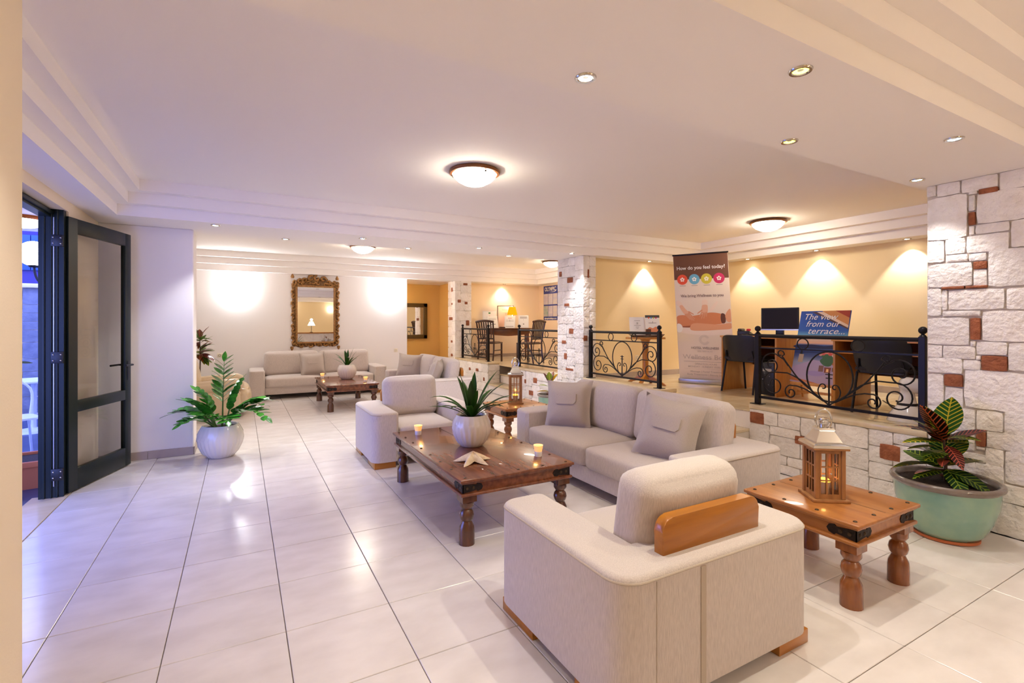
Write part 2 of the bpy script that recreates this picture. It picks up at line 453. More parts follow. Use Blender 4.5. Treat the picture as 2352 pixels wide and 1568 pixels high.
def stones(parent, axis, plane, u0, u1, z0, z1, reds=(), cell=.045, wr=(4, 10), hr=(3, 7), seed=1, fixed=()):
    """fill a wall face with squared rubble; axis 'x': face at x=plane looking to -x (u is y); 'y': face at y=plane looking to -y (u is x)"""
    r = random.Random(seed); nu, nz = max(1, round((u1 - u0) / cell)), max(1, round((z1 - z0) / cell)); cu, cz = (u1 - u0) / nu, (z1 - z0) / nz
    occ = [[0] * nz for _ in range(nu)]; ident = [[0] * nz for _ in range(nu)]; rects = []
    for a, b, c, d, k in fixed:
        rects.append((a, b, c, d, 'stonered' if k else 'stone'))
        for i in range(max(0, round((a - u0) / cu)), min(nu, round((b - u0) / cu))):
            for q in range(max(0, round((c - z0) / cz)), min(nz, round((d - z0) / cz))): occ[i][q] = 1
    for a, b, c, d in reds:
        rects.append((max(a, u0), min(b, u1), c, min(d, z1), 'stonered')); continue
        i0, i1 = max(0, round((a - u0) / cu)), min(nu, max(round((a - u0) / cu) + 1, round((b - u0) / cu))); k0, k1 = max(0, round((c - z0) / cz)), min(nz, max(round((c - z0) / cz) + 1, round((d - z0) / cz)))
        if i0 >= i1 or k0 >= k1: continue
        for i in range(i0, i1):
            for k in range(k0, k1): occ[i][k] = 1
        rects.append((a if a >= u0 else u0, min(b, u1), c, min(d, z1), 'stonered'))
    for k in range(nz):
        for i in range(nu):
            if occ[i][k]: continue
            run = 0
            while i + run < nu and not occ[i + run][k]: run += 1
            for tr in range(8):
                ww = min(run, r.randint(*wr))
                if run - ww < 3: ww = run
                ww = min(ww, wr[1] + 3)
                if k == 0 or i + ww >= nu or ident[i + ww][k - 1] == ident[i + ww - 1][k - 1]: break
            hh = 0; want = r.randint(*hr)
            while hh < want and k + hh < nz and not any(occ[q][k + hh] for q in range(i, i + ww)): hh += 1
            if nz - (k + hh) < 2 and all(not occ[q][s] for q in range(i, i + ww) for s in range(k + hh, nz)): hh = nz - k
            for q in range(i, i + ww):
                for s in range(k, k + hh): occ[q][s] = 1; ident[q][s] = len(rects) + 1
            if fixed and (ww < 2 or hh < 2): continue
            rects.append((u0 + i * cu, u0 + (i + ww) * cu, z0 + k * cz, z0 + (k + hh) * cz, 'stone'))
    for a, b, c, d, kind in rects:
        o = bpy.data.objects.new('stone', r.choice(ST[kind])); link(o, parent)
        g = .0025; dep = .022 if kind == 'stone' else .031
        o.scale = (max(.02, b - a - g), dep, max(.02, d - c - g))
        if axis == 'x':
            o.location = (plane + .018, (a + b) / 2, (c + d) / 2); o.rotation_euler = (0, 0, RAD(-90))
        else: o.location = ((a + b) / 2, plane + .018, (c + d) / 2)
# tall wall at the near edge of the platform
ws = struct('wall_right', box(XW + .02, 5.0, -3.4, 1.80, 0, 3.0), M['mortar'])
RIGHT = [(1.739, 1.798, 2.476, 2.56, 0), (1.593, 1.734, 2.463, 2.56, 0), (1.382, 1.588, 2.457, 2.56, 0), (1.221, 1.376, 2.431, 2.56, 0), (1.492, 1.545, 2.439, 2.466, 0), (1.382, 1.488, 2.427, 2.467, 1), (1.508, 1.545, 2.318, 2.435, 0), (1.506, 1.545, 2.213, 2.311, 1), (1.221, 1.502, 2.209, 2.437, 0), (1.55, 1.796, 2.129, 2.463, 0), (1.513, 1.543, 2.144, 2.208, 0), (1.323, 1.508, 2.141, 2.211, 0), (1.221, 1.317, 2.019, 2.21, 0), (1.687, 1.796, 1.96, 2.13, 0), (1.564, 1.683, 2.013, 2.133, 0), (1.325, 1.56, 2.007, 2.137, 0), (1.551, 1.68, 1.953, 2.01, 0), (1.446, 1.545, 1.949, 2.005, 0), (1.442, 1.517, 1.887, 1.945, 1), (1.523, 1.794, 1.768, 1.95, 0), (1.443, 1.518, 1.76, 1.885, 0), (1.221, 1.439, 1.752, 2.019, 0), (1.566, 1.705, 1.753, 1.767, 1), (1.44, 1.562, 1.751, 1.767, 1), (1.705, 1.794, 1.549, 1.764, 0), (1.669, 1.702, 1.594, 1.746, 0), (1.346, 1.666, 1.593, 1.744, 0), (1.221, 1.341, 1.59, 1.741, 0), (1.476, 1.702, 1.545, 1.588, 0), (1.537, 1.794, 1.329, 1.539, 0), (1.478, 1.535, 1.369, 1.536, 1), (1.221, 1.472, 1.362, 1.584, 0), (1.505, 1.535, 1.32, 1.365, 0), (1.7, 1.791, 1.231, 1.326, 0), (1.505, 1.698, 1.227, 1.325, 0), (1.335, 1.502, 1.265, 1.362, 0), (1.221, 1.331, 1.163, 1.358, 0), (1.475, 1.504, 1.226, 1.258, 0), (1.334, 1.473, 1.152, 1.264, 1), (1.579, 1.791, 1.113, 1.232, 0), (1.476, 1.576, 1.151, 1.223, 0), (1.69, 1.791, 0.858, 1.105, 0), (1.578, 1.689, 1.016, 1.11, 1), (1.576, 1.684, 0.85, 1.013, 0), (1.221, 1.573, 0.868, 1.156, 0), (1.504, 1.789, 0.694, 0.863, 0), (1.356, 1.502, 0.719, 0.865, 0), (1.221, 1.352, 0.711, 0.876, 0), (1.448, 1.502, 0.599, 0.708, 1), (1.221, 1.446, 0.6, 0.723, 0), (1.452, 1.502, 0.576, 0.596, 0), (1.353, 1.452, 0.47, 0.602, 0), (1.221, 1.348, 0.374, 0.604, 0), (1.352, 1.508, 0.345, 0.481, 0), (1.221, 1.397, 0.236, 0.365, 0), (1.221, 1.452, 0, 0.237, 0), (1.504, 1.789, 0.555, 0.689, 0)]
stones(ws, 'x', XW, .30, 1.80, 0, ZS, (), .03, (7, 15), (5, 9), 14, RIGHT)
# low walls under the railings, each with a marble curb
def low_wall(name, y0, y1, reds, seed, ends=()):
    o = struct(name, box(XW + .02, 4.98, y0, y1, 0, ZC - .05), M['mortar'])
    stones(o, 'x', XW, y0, y1, 0, ZC - .045, reds, .045, (5, 12), (2, 5), seed)
    obj('curb', bbox(XW - .002, 4.99, y0 - .004, y1 + .004, ZC - .045, ZC, .005), M['marble'], o)
    for e in ends: stones(o, 'y', e - .02, XW + .02, 4.98, 0, ZC - .05, (), .045, (3, 6), (2, 4), seed + 1)
    return o
low_wall('wall_curb_1', 1.80, 3.33, [(3.16, 3.32, .45, .57), (2.73, 2.84, .33, .41), (1.97, 2.12, .36, .49)], 5)
low_wall('wall_curb_2', 4.58, 6.20, [(5.3, 5.42, .2, .3)], 6, (4.58,))
low_wall('wall_curb_3', 6.92, 8.25, [(7.96, 8.02, .36, .44), (7.57, 7.7, .4, .5), (7.7, 7.86, .16, .25)], 8)
low_wall('wall_curb_4', 9.60, 11.47, [(10.51, 10.61, .39, .46), (10.08, 10.22, .4, .47), (9.75, 9.83, .22, .3)], 9, (9.60,))
# stone pillars
p1 = struct('wall_pillar_1', box(XW + .02, 4.95, 6.22, 6.92, 0, ZS), M['mortar'])
stones(p1, 'x', XW, 6.20, 6.92, 0, ZS, [(6.79, 6.86, 2.27, 2.36), (6.47, 6.63, 2.15, 2.24), (6.57, 6.71, 1.77, 1.82), (6.47, 6.58, 1.32, 1.41), (6.67, 6.78, 1.15, 1.21), (6.64, 6.72, .9, 1.0), (6.46, 6.67, .72, .76)], .045, (4, 8), (3, 5), 21)
stones(p1, 'y', 6.20, XW, 4.95, 0, ZS, [(4.778, 4.812, 2.207, 2.346), (4.70, 4.778, 1.214, 1.302)], .042, (3, 4), (4, 7), 22)
p2 = struct('wall_pillar_2', box(XW + .02, 5.15, 11.49, 11.95, 0, ZS), M['mortar'])
stones(p2, 'x', XW, 11.47, 11.95, 0, ZS, [(11.62, 11.71, 2.29, 2.4), (11.62, 11.71, 1.96, 2.01), (11.62, 11.86, 1.57, 1.65), (11.62, 11.74, 1.0, 1.06), (11.62, 11.74, .65, .72)], .048, (3, 7), (4, 7), 23)
stones(p2, 'y', 11.47, XW, 5.15, 0, ZS, [(4.92, 5.04, 2.45, 2.51), (4.77, 4.86, 2.01, 2.09), (4.96, 5.04, 1.97, 2.04), (5.0, 5.09, 1.43, 1.57)], .05, (3, 6), (4, 6), 24)
# ================================================================== LAMPS
def spot_mesh_ring():
    bm = NB(); lathe(bm, [(.030, -.004), (.034, -.008), (.043, -.008), (.047, -.002), (.047, 0)], 20, caps=False); return bm
RING = mesh(spot_mesh_ring(), 'trim_ring', M['chrome'])
def disc_mesh(col, e):
    bm = NB(); lathe(bm, [(.0005, .002), (.031, -.003)], 20, caps=False)
    return mesh(bm, 'bulb_face', mat('lit_bulb', '#ffffff', .4, emit=col, estr=e))
DISC = {'white': disc_mesh('#fff2dd', 30), 'yellow': disc_mesh('#f2ff3c', 6), 'blue': disc_mesh('#a8e6ff', 9)}
def spot(x, y, label, group, kind='white', energy=1.0, col=WHITE, cone=95, blend=.6, aim=(0, 0, -1), z=ZS):
    t = thing('recessed_spotlight', label, 'ceiling light', (x, y, z), 0, group)
    obj('trim_ring', RING, None, t); obj('bulb_face', DISC[kind], None, t)
    lamp('SPOT', (0, 0, -.012), SPOT_W * energy, col, t, cone=cone, blend=blend, size=.014, aim=aim)
G1, G2, G3 = 'spotlights in the beam over the armchair', 'spotlights in the soffit between the lounges', 'spotlights along the platform wall'
spot(1.31, 1.712, 'white star-bright recessed spotlight in the ceiling beam', G1, 'white', .95, (1, .96, .95))
spot(2.066, 1.225, 'largest greenish yellow recessed spotlight in the beam', G1, 'yellow', 1.0, (1, .96, .74))
spot(2.812, 1.733, 'smaller yellow recessed spotlight above the desk side', G1, 'yellow', .8, (1, .95, .80))
spot(3.611, 1.25, 'cyan tinted recessed spotlight near the stepped cornice', G1, 'blue', .36, (1, .97, .95))
spot(4.40, 1.74, 'bluish recessed spotlight beside the tall stone wall', G1, 'blue', .6, (.95, .92, .9))
spot(-.15, 1.45, 'added white spotlight, out of view, brightening the ivory foyer wall', G1, 'white', .65, (1, .95, .88))  # extra spot above the frame, added to brighten the foyer wall
for x, y, l in ((-.242, 6.238, 'recessed spotlight above the white wing wall'), (1.339, 6.31, 'recessed spotlight just above the small dome lamp'), (2.949, 6.311, 'recessed spotlight right of the corridor opening, front row'), (4.42, 6.13, 'recessed spotlight beside the stone pillar top')):
    spot(x, y, l, G2, energy=.8 if x < 0 else 1.05, col=(.95, .97, 1))
for x, y, l in ((.494, 6.83, 'recessed spotlight above the tall carved mirror, left'), (2.082, 6.83, 'recessed spotlight above the corridor opening, back row'), (3.70, 6.83, 'recessed spotlight above the far alcove table, back row')):
    spot(x, y, l, G2, energy=.8 if x < 0 else 1.05, col=(.95, .97, 1))
spot(6.15, 6.25, 'wall-washing spotlight over the pedestal table', G3, energy=.75, col=(1, .97, .92), cone=84, blend=.35, aim=(0, .10, -1))
for y, l in ((5.25, 'wall-washing spotlight beside the roll-up banner'), (4.14, 'wall-washing spotlight above the terrace poster'), (3.02, 'wall-washing spotlight beside the tall stone wall')):
    spot(7.37, y, l, G3, energy=.72, col=(1, .97, .92), cone=84, blend=.35, aim=(.10, 0, -1))
spot(6.3, 11.86, 'wall-washing spotlight over the writing table', G3, energy=.6, col=(1, .97, .92), cone=104, blend=.9, aim=(0, .1, -1))

M['domeglass'] = mat('lit_alabaster_glass', '#fff3dc', .4, col2='#ffdca8', nscale=7, emit=(1, .89, .70), estr=DOME_E)
M['domerim'] = mat('dome_rim_wood', '#8a5426', .35, col2='#6f3f18', nscale=5)
def dome(x, y, z, label):
    t = thing('ceiling_dome_lamp', label, 'ceiling light', (x, y, z), 0, 'alabaster dome lamps')
    bm = NB(); lathe(bm, [(.19, 0), (.225, -.005), (.235, -.02), (.225, -.036), (.205, -.04), (.19, -.03)], 36, caps=False); obj('rim', bm, M['domerim'], t)
    bm = NB(); lathe(bm, [(.20, -.035), (.19, -.06), (.155, -.095), (.10, -.125), (.05, -.14), (.0005, -.143)], 36, caps=False); obj('glass_bowl', bm, M['domeglass'], t)
    for k in range(3):
        a = 2 * PI * k / 3 + .6; bm = NB()
        for q in (-.25, 0, .25):
            c = Vector((.195 * math.cos(a + q * .25), .195 * math.sin(a + q * .25), -.058 - .012 * abs(q)))
            tube(bm, [Vector((.205 * math.cos(a), .205 * math.sin(a), -.045)), c + Vector((0, 0, -.006))], [.006, .002], 5)
        obj('leaf_clip', bm, M['strap'], t)
    return t
dome(1.872, 4.10, ZT, 'large lit dome lamp in the middle of the main ceiling')
dome(6.30, 4.18, ZT, 'lit dome lamp over the platform near the desks')
dome(2.0, 9.42, ZR, 'lit dome lamp over the rear lounge')
dome(6.37, 9.60, ZR, 'lit dome lamp half hidden behind the stone pillar')
dome(3.3, -1.4, ZN, 'added fill dome lamp behind the viewer, above the reception counter')  # unseen dome added behind the camera for frontal fill

# wall uplights (half bowls of plaster)
def sconce(x, label, P=60, y=YB, rz=0):
    t = thing('wall_uplight', label, 'wall light', (x, y, 2.06), rz, 'plaster wall uplights')
    bm = NB(); n = 14; prof = [(.012, -.0), (.05, .012), (.10, .05), (.13, .10), (.124, .10), (.095, .055), (.045, .02)]
    rings = [[bm.verts.new((r * math.cos(-PI * i / n), r * 1.05 * math.sin(-PI * i / n), z)) for i in range(n + 1)] for r, z in prof]
    for a, b in zip(rings, rings[1:]):
        for i in range(n): bm.faces.new((a[i], a[i + 1], b[i + 1], b[i]))
    obj('half_bowl', bm, mat('lit_sconce_plaster', '#f7f1ea', .6, emit=(.90, .95, 1), estr=64 if P > 20 else 10), t)
    lamp('POINT', (0, -.10, .17), P * .2, (1, .97, .95), t, size=.07)
sconce(-.065, 'half-bowl uplight on the rear wall above the leather armchair')
sconce(3.068, 'half-bowl uplight on the rear wall beside the corridor')
for k, x in enumerate((.4, 2.2, 4.0)): sconce(x, ('left', 'middle', 'right')[k] + ' added fill uplight on the reception wall behind the viewer', 8, -3.4, PI)  # unseen uplights added to bounce more light onto the ceilings
# ================================================================== UPHOLSTERY
def u_outline(W, D, aw, bt, ro=.11, rf=.09, ri=.03):
    x, y = W / 2, D / 2; ix, iy = x - aw, y - bt
    return (arc(x - rf, -y + rf, rf, -90, 0, 4) + arc(x - ro, y - ro, ro, 0, 90, 7) + arc(-x + ro, y - ro, ro, 90, 180, 7) + arc(-x + rf, -y + rf, rf, 180, 270, 4)
            + [(-ix - .03, -y)] + [(-ix, -y + .03), (-ix, iy), (ix, iy), (ix, -y + .03), (ix + .03, -y)])

def sofa(name, label, cat, W, D, n, loc, rz, group, bh=.46, seam=False, rail=None, seatz=.42):
    """local frame: width along x, front looks to -y, origin on the floor at the middle"""
    t = thing(name, label, cat, loc, rz, group)
    aw, bt, ah, ft = .27, .25, .57, .065
    ol = u_outline(W, D, aw, bt)
    obj('frame', prism_round(ol, ft, ah, .028, 5), M['fabric'], t, 40)
    x, y, ro, rf = W / 2, D / 2, .11, .09
    outer = arc(x - rf, -y + rf, rf, -90, 0, 4) + arc(x - ro, y - ro, ro, 0, 90, 7) + arc(-x + ro, y - ro, ro, 90, 180, 7) + arc(-x + rf, -y + rf, rf, 180, 270, 4)
    bm = NB(); tube(bm, [(px * .9985, py * .9985, ah - .022) for px, py in outer], .0045, 6); obj('piping', bm, M['piping'], t)
    iw = W - 2 * aw; sw = iw / n
    obj('front_panel', bbox(-iw / 2, iw / 2, -D / 2 + .03, D / 2 - bt, ft + .03, .235, .01), M['fabric'], t)
    sd = D - bt - .02
    for k in range(n):
        cx = -iw / 2 + sw * (k + .5)
        obj('seat_cushion', pad(sw - .012, sd, .2, .045, (.004, .012, .022)), M['fabric'], t, 60, (cx, -D / 2 + sd / 2 + .005, .225 + (seatz - .225) / 2))
        obj('back_cushion', pad(sw - .006, .21, bh, .075, (.006, .03, .012), 10), M['fabric'], t, 60, (cx, D / 2 - bt - .045, seatz - .015 + bh / 2), (RAD(-9), 0, 0))
    rl = rail or min(.78, iw * .95) if n == 1 else iw * .9
    pts = [(-rl / 2, ah - .005), (rl / 2, ah - .005)] + arc(rl / 2 - .055, ah + .09, .055, 0, 90, 6) + arc(-rl / 2 + .055, ah + .09, .055, 90, 180, 6)
    bm = NB(); prism(bm, pts, D / 2 - .135, D / 2 - .085, 'y'); bev(bm, .005, 2); obj('back_rail', bm, M['honey'], t, True, label='honey-coloured wooden back rail')
    for s in (-1, 1):
        for f in (-1, 1):
            a = s * (W / 2 - .02); b = s * (W / 2 - aw + .03)
            obj('foot', bbox(min(a, b), max(a, b), f * (D / 2 - .015) - (.30 if f > 0 else 0), f * (D / 2 - .015) + (.30 if f < 0 else 0), 0, ft, .004), M['honey'], t)
    if seam:
        bm = NB(); bx(bm, .155, .185, D / 2 - .001, D / 2 + .004, ft - .01, ah - .03); bev(bm, .0015, 1); obj('zip_placket', bm, M['piping'], t)
        bm = NB(); tube(bm, [(.42, D / 2 + .0005, ft), (.42, D / 2 + .0005, ah - .03)], .002, 5); obj('seam', bm, M['piping'], t)
    return t
GA, GS = 'beige linen armchairs', 'beige linen two-cushion sofas'
sofa('armchair', 'beige linen armchair in the foreground seen from behind, wooden back rail showing', 'armchair', 1.17, .96, 1, (1.765, 1.81, 0), PI, GA, .44, True)
sofa('armchair', 'beige linen armchair at the far end of the starfish coffee table', 'armchair', 1.17, .96, 1, (1.755, 5.51, 0), 0, GA, .46)
sofa('sofa', 'beige linen sofa against the low stone wall beside the coffee table', 'sofa', 2.46, .97, 2, (3.10, 3.46, 0), RAD(-90), GS, .47)
sofa('sofa', 'beige linen sofa under the carved mirror', 'sofa', 2.64, .93, 2, (1.46, 11.10, 0), 0, GS, .50)
sofa('sofa', 'beige linen sofa behind the middle armchair, facing the rear table', 'sofa', 2.30, .97, 2, (3.00, 8.70, 0), RAD(-90), GS, .47)

# scatter cushions with a flap pocket
def pillow_mesh(w=.46, h=.46, th=.19):
    bm = NB(); n = 14; g = {}
    for s in (1, -1):
        for i in range(n + 1):
            for k in range(n + 1):
                u, v = 2 * i / n - 1, 2 * k / n - 1
                if abs(u) == 1 or abs(v) == 1:
                    if (i, k) in g: g[(i, k, s)] = g[(i, k)]; continue
                f = max(0, (1 - u ** 4)) ** .5 * max(0, (1 - v ** 4)) ** .5
                pin = 1 - .10 * (1 - (abs(v) ** 2)) if abs(u) > .8 else 1
                pin2 = 1 - .10 * (1 - (abs(u) ** 2)) if abs(v) > .8 else 1
                inr = max(abs(u), abs(v)); f = 0 if inr > .9 else f * (1 - (inr / .9) ** 3) ** .6
                p = bm.verts.new((u * w / 2 * pin, s * (f * th / 2 + .003), v * h / 2 * pin2))
                if abs(u) == 1 or abs(v) == 1: g[(i, k)] = p
                g[(i, k, s)] = p
        for i in range(n):
            for k in range(n):
                bm.faces.new((g[(i, k, s)], g[(i + 1, k, s)], g[(i + 1, k + 1, s)], g[(i, k + 1, s)]))
    return bm
PILLOW = mesh(pillow_mesh(), 'cover', M['pillow'], 60)
def flap_mesh():
    bm = NB(); n = 10; w, h = .20, .095; rows = []
    def surf(u, v):
        u, v = u / .23, v / .23; f = max(0, 1 - u ** 4) ** .5 * max(0, 1 - v ** 4) ** .5; q = max(abs(u), abs(v)); return f * max(0, 1 - (q / .9) ** 3) ** .6 * .095 + .003
    for i in range(n + 1):
        u = -w / 2 + w * i / n; e = max(0, abs(u) - (w / 2 - .025)); lift = .025 - math.sqrt(max(0, .025 ** 2 - e * e))
        lo = -.012 + lift; hi = lo + (h - lift)
        rows.append([bm.verts.new((u, -surf(u, lo + (hi - lo) * k / 4) - o, lo + (hi - lo) * k / 4)) for o in (.002, .011) for k in range(5)])
    for A, B in zip(rows, rows[1:]):
        for k in range(4):
            bm.faces.new((A[k], A[k + 1], B[k + 1], B[k])); bm.faces.new((A[k + 5], B[k + 5], B[k + 6], A[k + 6]))
        bm.faces.new((A[0], B[0], B[5], A[5])); bm.faces.new((A[4], A[9], B[9], B[4]))
    for A in (rows[0], rows[-1]): bm.faces.new((A[0], A[1], A[2], A[3], A[4], A[9], A[8], A[7], A[6], A[5]))
    return bm
FLAP = mesh(flap_mesh(), 'pocket_flap', M['pillow'], False)
def fringe_mesh():
    bm = NB()
    for s in (-1, 1):
        tube(bm, [(s * .212 + .004 * math.sin(k * 2.1), -.006, -.22 + .44 * k / 40) for k in range(41)], .006, 5)
    return bm
FRINGE = mesh(fringe_mesh(), 'fringe', M['pillow'])
def pillow(label, loc, rot, fringe=False):
    o = bpy.data.objects.new('scatter_cushion', None); o.empty_display_size = .1; link(o); o.location = loc; o.rotation_euler = rot
    tag(o, label, 'cushion', 'linen scatter cushions'); o.scale = (1.1, 1.1, 1.1); obj('cover', PILLOW, None, o); obj('pocket_flap', FLAP, None, o)
    if fringe: obj('fringe', FRINGE, None, o)
pillow('beige pocket cushion at the left end of the main sofa', (2.97, 4.17, .655), Euler((RAD(-17), RAD(-2), RAD(-54)), 'XYZ'))
pillow('beige pocket cushion at the right end of the main sofa, by the lantern table', (2.96, 2.80, .655), Euler((RAD(-18), RAD(8), RAD(-68)), 'XYZ'))
pillow('fringed beige pocket cushion on the sofa under the mirror', (1.30, 10.88, .65), Euler((RAD(-16), RAD(-3), 0), 'XYZ'), True)
pillow('beige pocket cushion at the far end of the rear sofa', (2.88, 9.38, .655), Euler((RAD(-18), RAD(3), RAD(-40)), 'XYZ'))
pillow('beige cushion seen edge-on on the rear sofa', (2.92, 8.02, .645), Euler((RAD(-20), 0, RAD(-120)), 'XYZ'))

# cream leather armchair
def leather_chair(loc, rz):
    t = thing('leather_armchair', 'cream leather club armchair behind the white wing wall', 'armchair', loc, rz)
    for s in (-1, 1):
        bm = NB(); prism(bm, rrect(-.5, .34, .05, .42, .06), s * .40 if s > 0 else -.56, .56 if s > 0 else -.40, 'x'); bev(bm, .012, 2); obj('side', bm, M['leather'], t)
        bm = pad(.25, .86, .17, .08, (.02, .02, .02)); obj('arm_pad', bm, M['leather'], t, 60, (s * .47, -.1, .49), (RAD(-4), 0, 0))
    obj('front_base', bbox(-.40, .40, -.56, .3, .05, .34, .05, 4), M['leather'], t)
    obj('seat_cushion', pad(.78, .84, .18, .08, (.01, .04, .03)), M['leather'], t, 60, (0, -.17, .40))
    obj('front_roll', pad(1.06, .26, .38, .10, (.0, .03, .0)), M['leather'], t, 60, (0, -.50, .25))
    obj('back_cushion', pad(.84, .26, .62, .11, (.02, .05, .03), 10), M['leather'], t, 60, (0, .27, .70), (RAD(-12), 0, 0))
    obj('base', bbox(-.5, .5, -.5, .4, 0, .06, .005), M['black'], t)
    return t
leather_chair((-.50, 9.47, 0), RAD(90))

# ================================================================== JALI TABLES
def leg_mesh(h, m):
    bm = NB(); k = h / .335
    b = .052
    bx(bm, -b, b, -b, b, h - .045 * k, h)
    lathe(bm, [(.02, h - .046 * k), (.048, h - .05 * k), (.049, h - .075 * k), (.036, h - .095 * k), (.031, h - .10 * k), (.044, h - .115 * k), (.050, h - .14 * k), (.044, h - .165 * k), (.033, h - .18 * k), (.040, h - .195 * k), (.050, h - .215 * k), (.053, h - .24 * k), (.054, .0), (.0, 0)], 18, caps=False)
    return mesh(bm, 'leg', m)
def stud_mesh():
    bm = NB(); lathe(bm, [(.011, 0), (.010, .003), (.006, .0055), (.0005, .0065)], 10, caps=False); return bm
STUD = mesh(stud_mesh(), 'stud', M['stud'])
def jali_table(name, label, W, D, h, loc, wood, legm, group, studs=6):
    t = thing(name, label, 'table', loc, 0, group)
    # top: two boards with an ogee edge
    bm = NB(); bx(bm, -W / 2, W / 2, -D / 2, D / 2, h - .022, h); bev(bm, .007, 3); obj('tabletop', bm, wood, t)
    bm = NB(); bx(bm, -W / 2 + .014, W / 2 - .014, -D / 2 + .014, D / 2 - .014, h - .034, h - .021); bev(bm, .005, 2); obj('top_moulding', bm, wood, t)
    bm = NB(); bx(bm, -.001, .001, -D / 2 + .03, D / 2 - .03, h - .001, h + .0006); obj('joint', bm, M['strap'], t, False)
    i = .03
    bm = NB(); bx(bm, -W / 2 + i, W / 2 - i, -D / 2 + i, D / 2 - i, h - .098, h - .033); obj('apron', bm, wood, t, False)
    bm = NB(); bx(bm, -W / 2 + .01, W / 2 - .01, -D / 2 + .01, D / 2 - .01, h - .118, h - .097); bev(bm, .007, 3); obj('lower_moulding', bm, wood, t)
    lm = leg_mesh(h - .117, legm)
    for sx in (-1, 1):
        for sy in (-1, 1):
            obj('leg', lm, None, t, True, (sx * (W / 2 - .078), sy * (D / 2 - .078), 0))
    shape = [(0, -.030), (.10, -.018), (.11, -.028), (.138, -.02), (.15, 0), (.138, .02), (.11, .028), (.10, .018), (0, .030)]
    for sx in (-1, 1):
        for sy in (-1, 1):
            bm = NB(); prism(bm, [(sx * (W / 2 - i - u + .004), h - .066 + v) for u, v in shape], sy * (D / 2 - i - .001), sy * (D / 2 - i + .004), 'y')
            prism(bm, [(sy * (D / 2 - i - u + .004), h - .066 + v) for u, v in shape], sx * (W / 2 - i - .001), sx * (W / 2 - i + .004), 'x')
            obj('corner_strap', bm, M['strap'], t, False)
            for q in (.03, .075):
                for ax in 'xy':
                    s = obj('stud', STUD, None, t)
                    if ax == 'x': s.location = (sx * (W / 2 - i - q), sy * (D / 2 - i + .004), h - .066); s.rotation_euler = (RAD(-90 * sy), 0, 0)
                    else: s.location = (sx * (W / 2 - i + .004), sy * (D / 2 - i - q), h - .066); s.rotation_euler = (0, RAD(90 * sx), 0)
    nx = max(3, round((W - .1) / .22)); ny = max(3, round((D - .1) / .22))
    for k in range(nx + 1):
        for s in (-1, 1): obj('stud', STUD, None, t, True, (-W / 2 + .05 + (W - .1) * k / nx, s * (D / 2 - .045), h))
    for k in range(1, ny):
        for s in (-1, 1): obj('stud', STUD, None, t, True, (s * (W / 2 - .045), -D / 2 + .05 + (D - .1) * k / ny, h))
    return t
GT = 'iron-strapped wooden tables'
H1, HE = .455, .46
jali_table('coffee_table', 'dark wooden coffee table carrying the starfish and white pot', .92, 1.66, H1, (1.725, 3.82, 0), M['walnut'], M['walnut_leg'], GT)
jali_table('coffee_table', 'dark wooden coffee table in the rear lounge under two candles', .88, 1.50, .45, (1.685, 9.40, 0), M['walnut'], M['walnut_leg'], GT)
jali_table('side_table', 'orange-brown wooden side table beside the foreground armchair', .66, .66, HE, (3.08, 1.66, 0), M['oak'], M['oak_leg'], GT)
jali_table('side_table', 'orange-brown wooden side table at the far end of the main sofa', .66, .64, HE, (3.11, 5.52, 0), M['oak'], M['oak_leg'], GT)

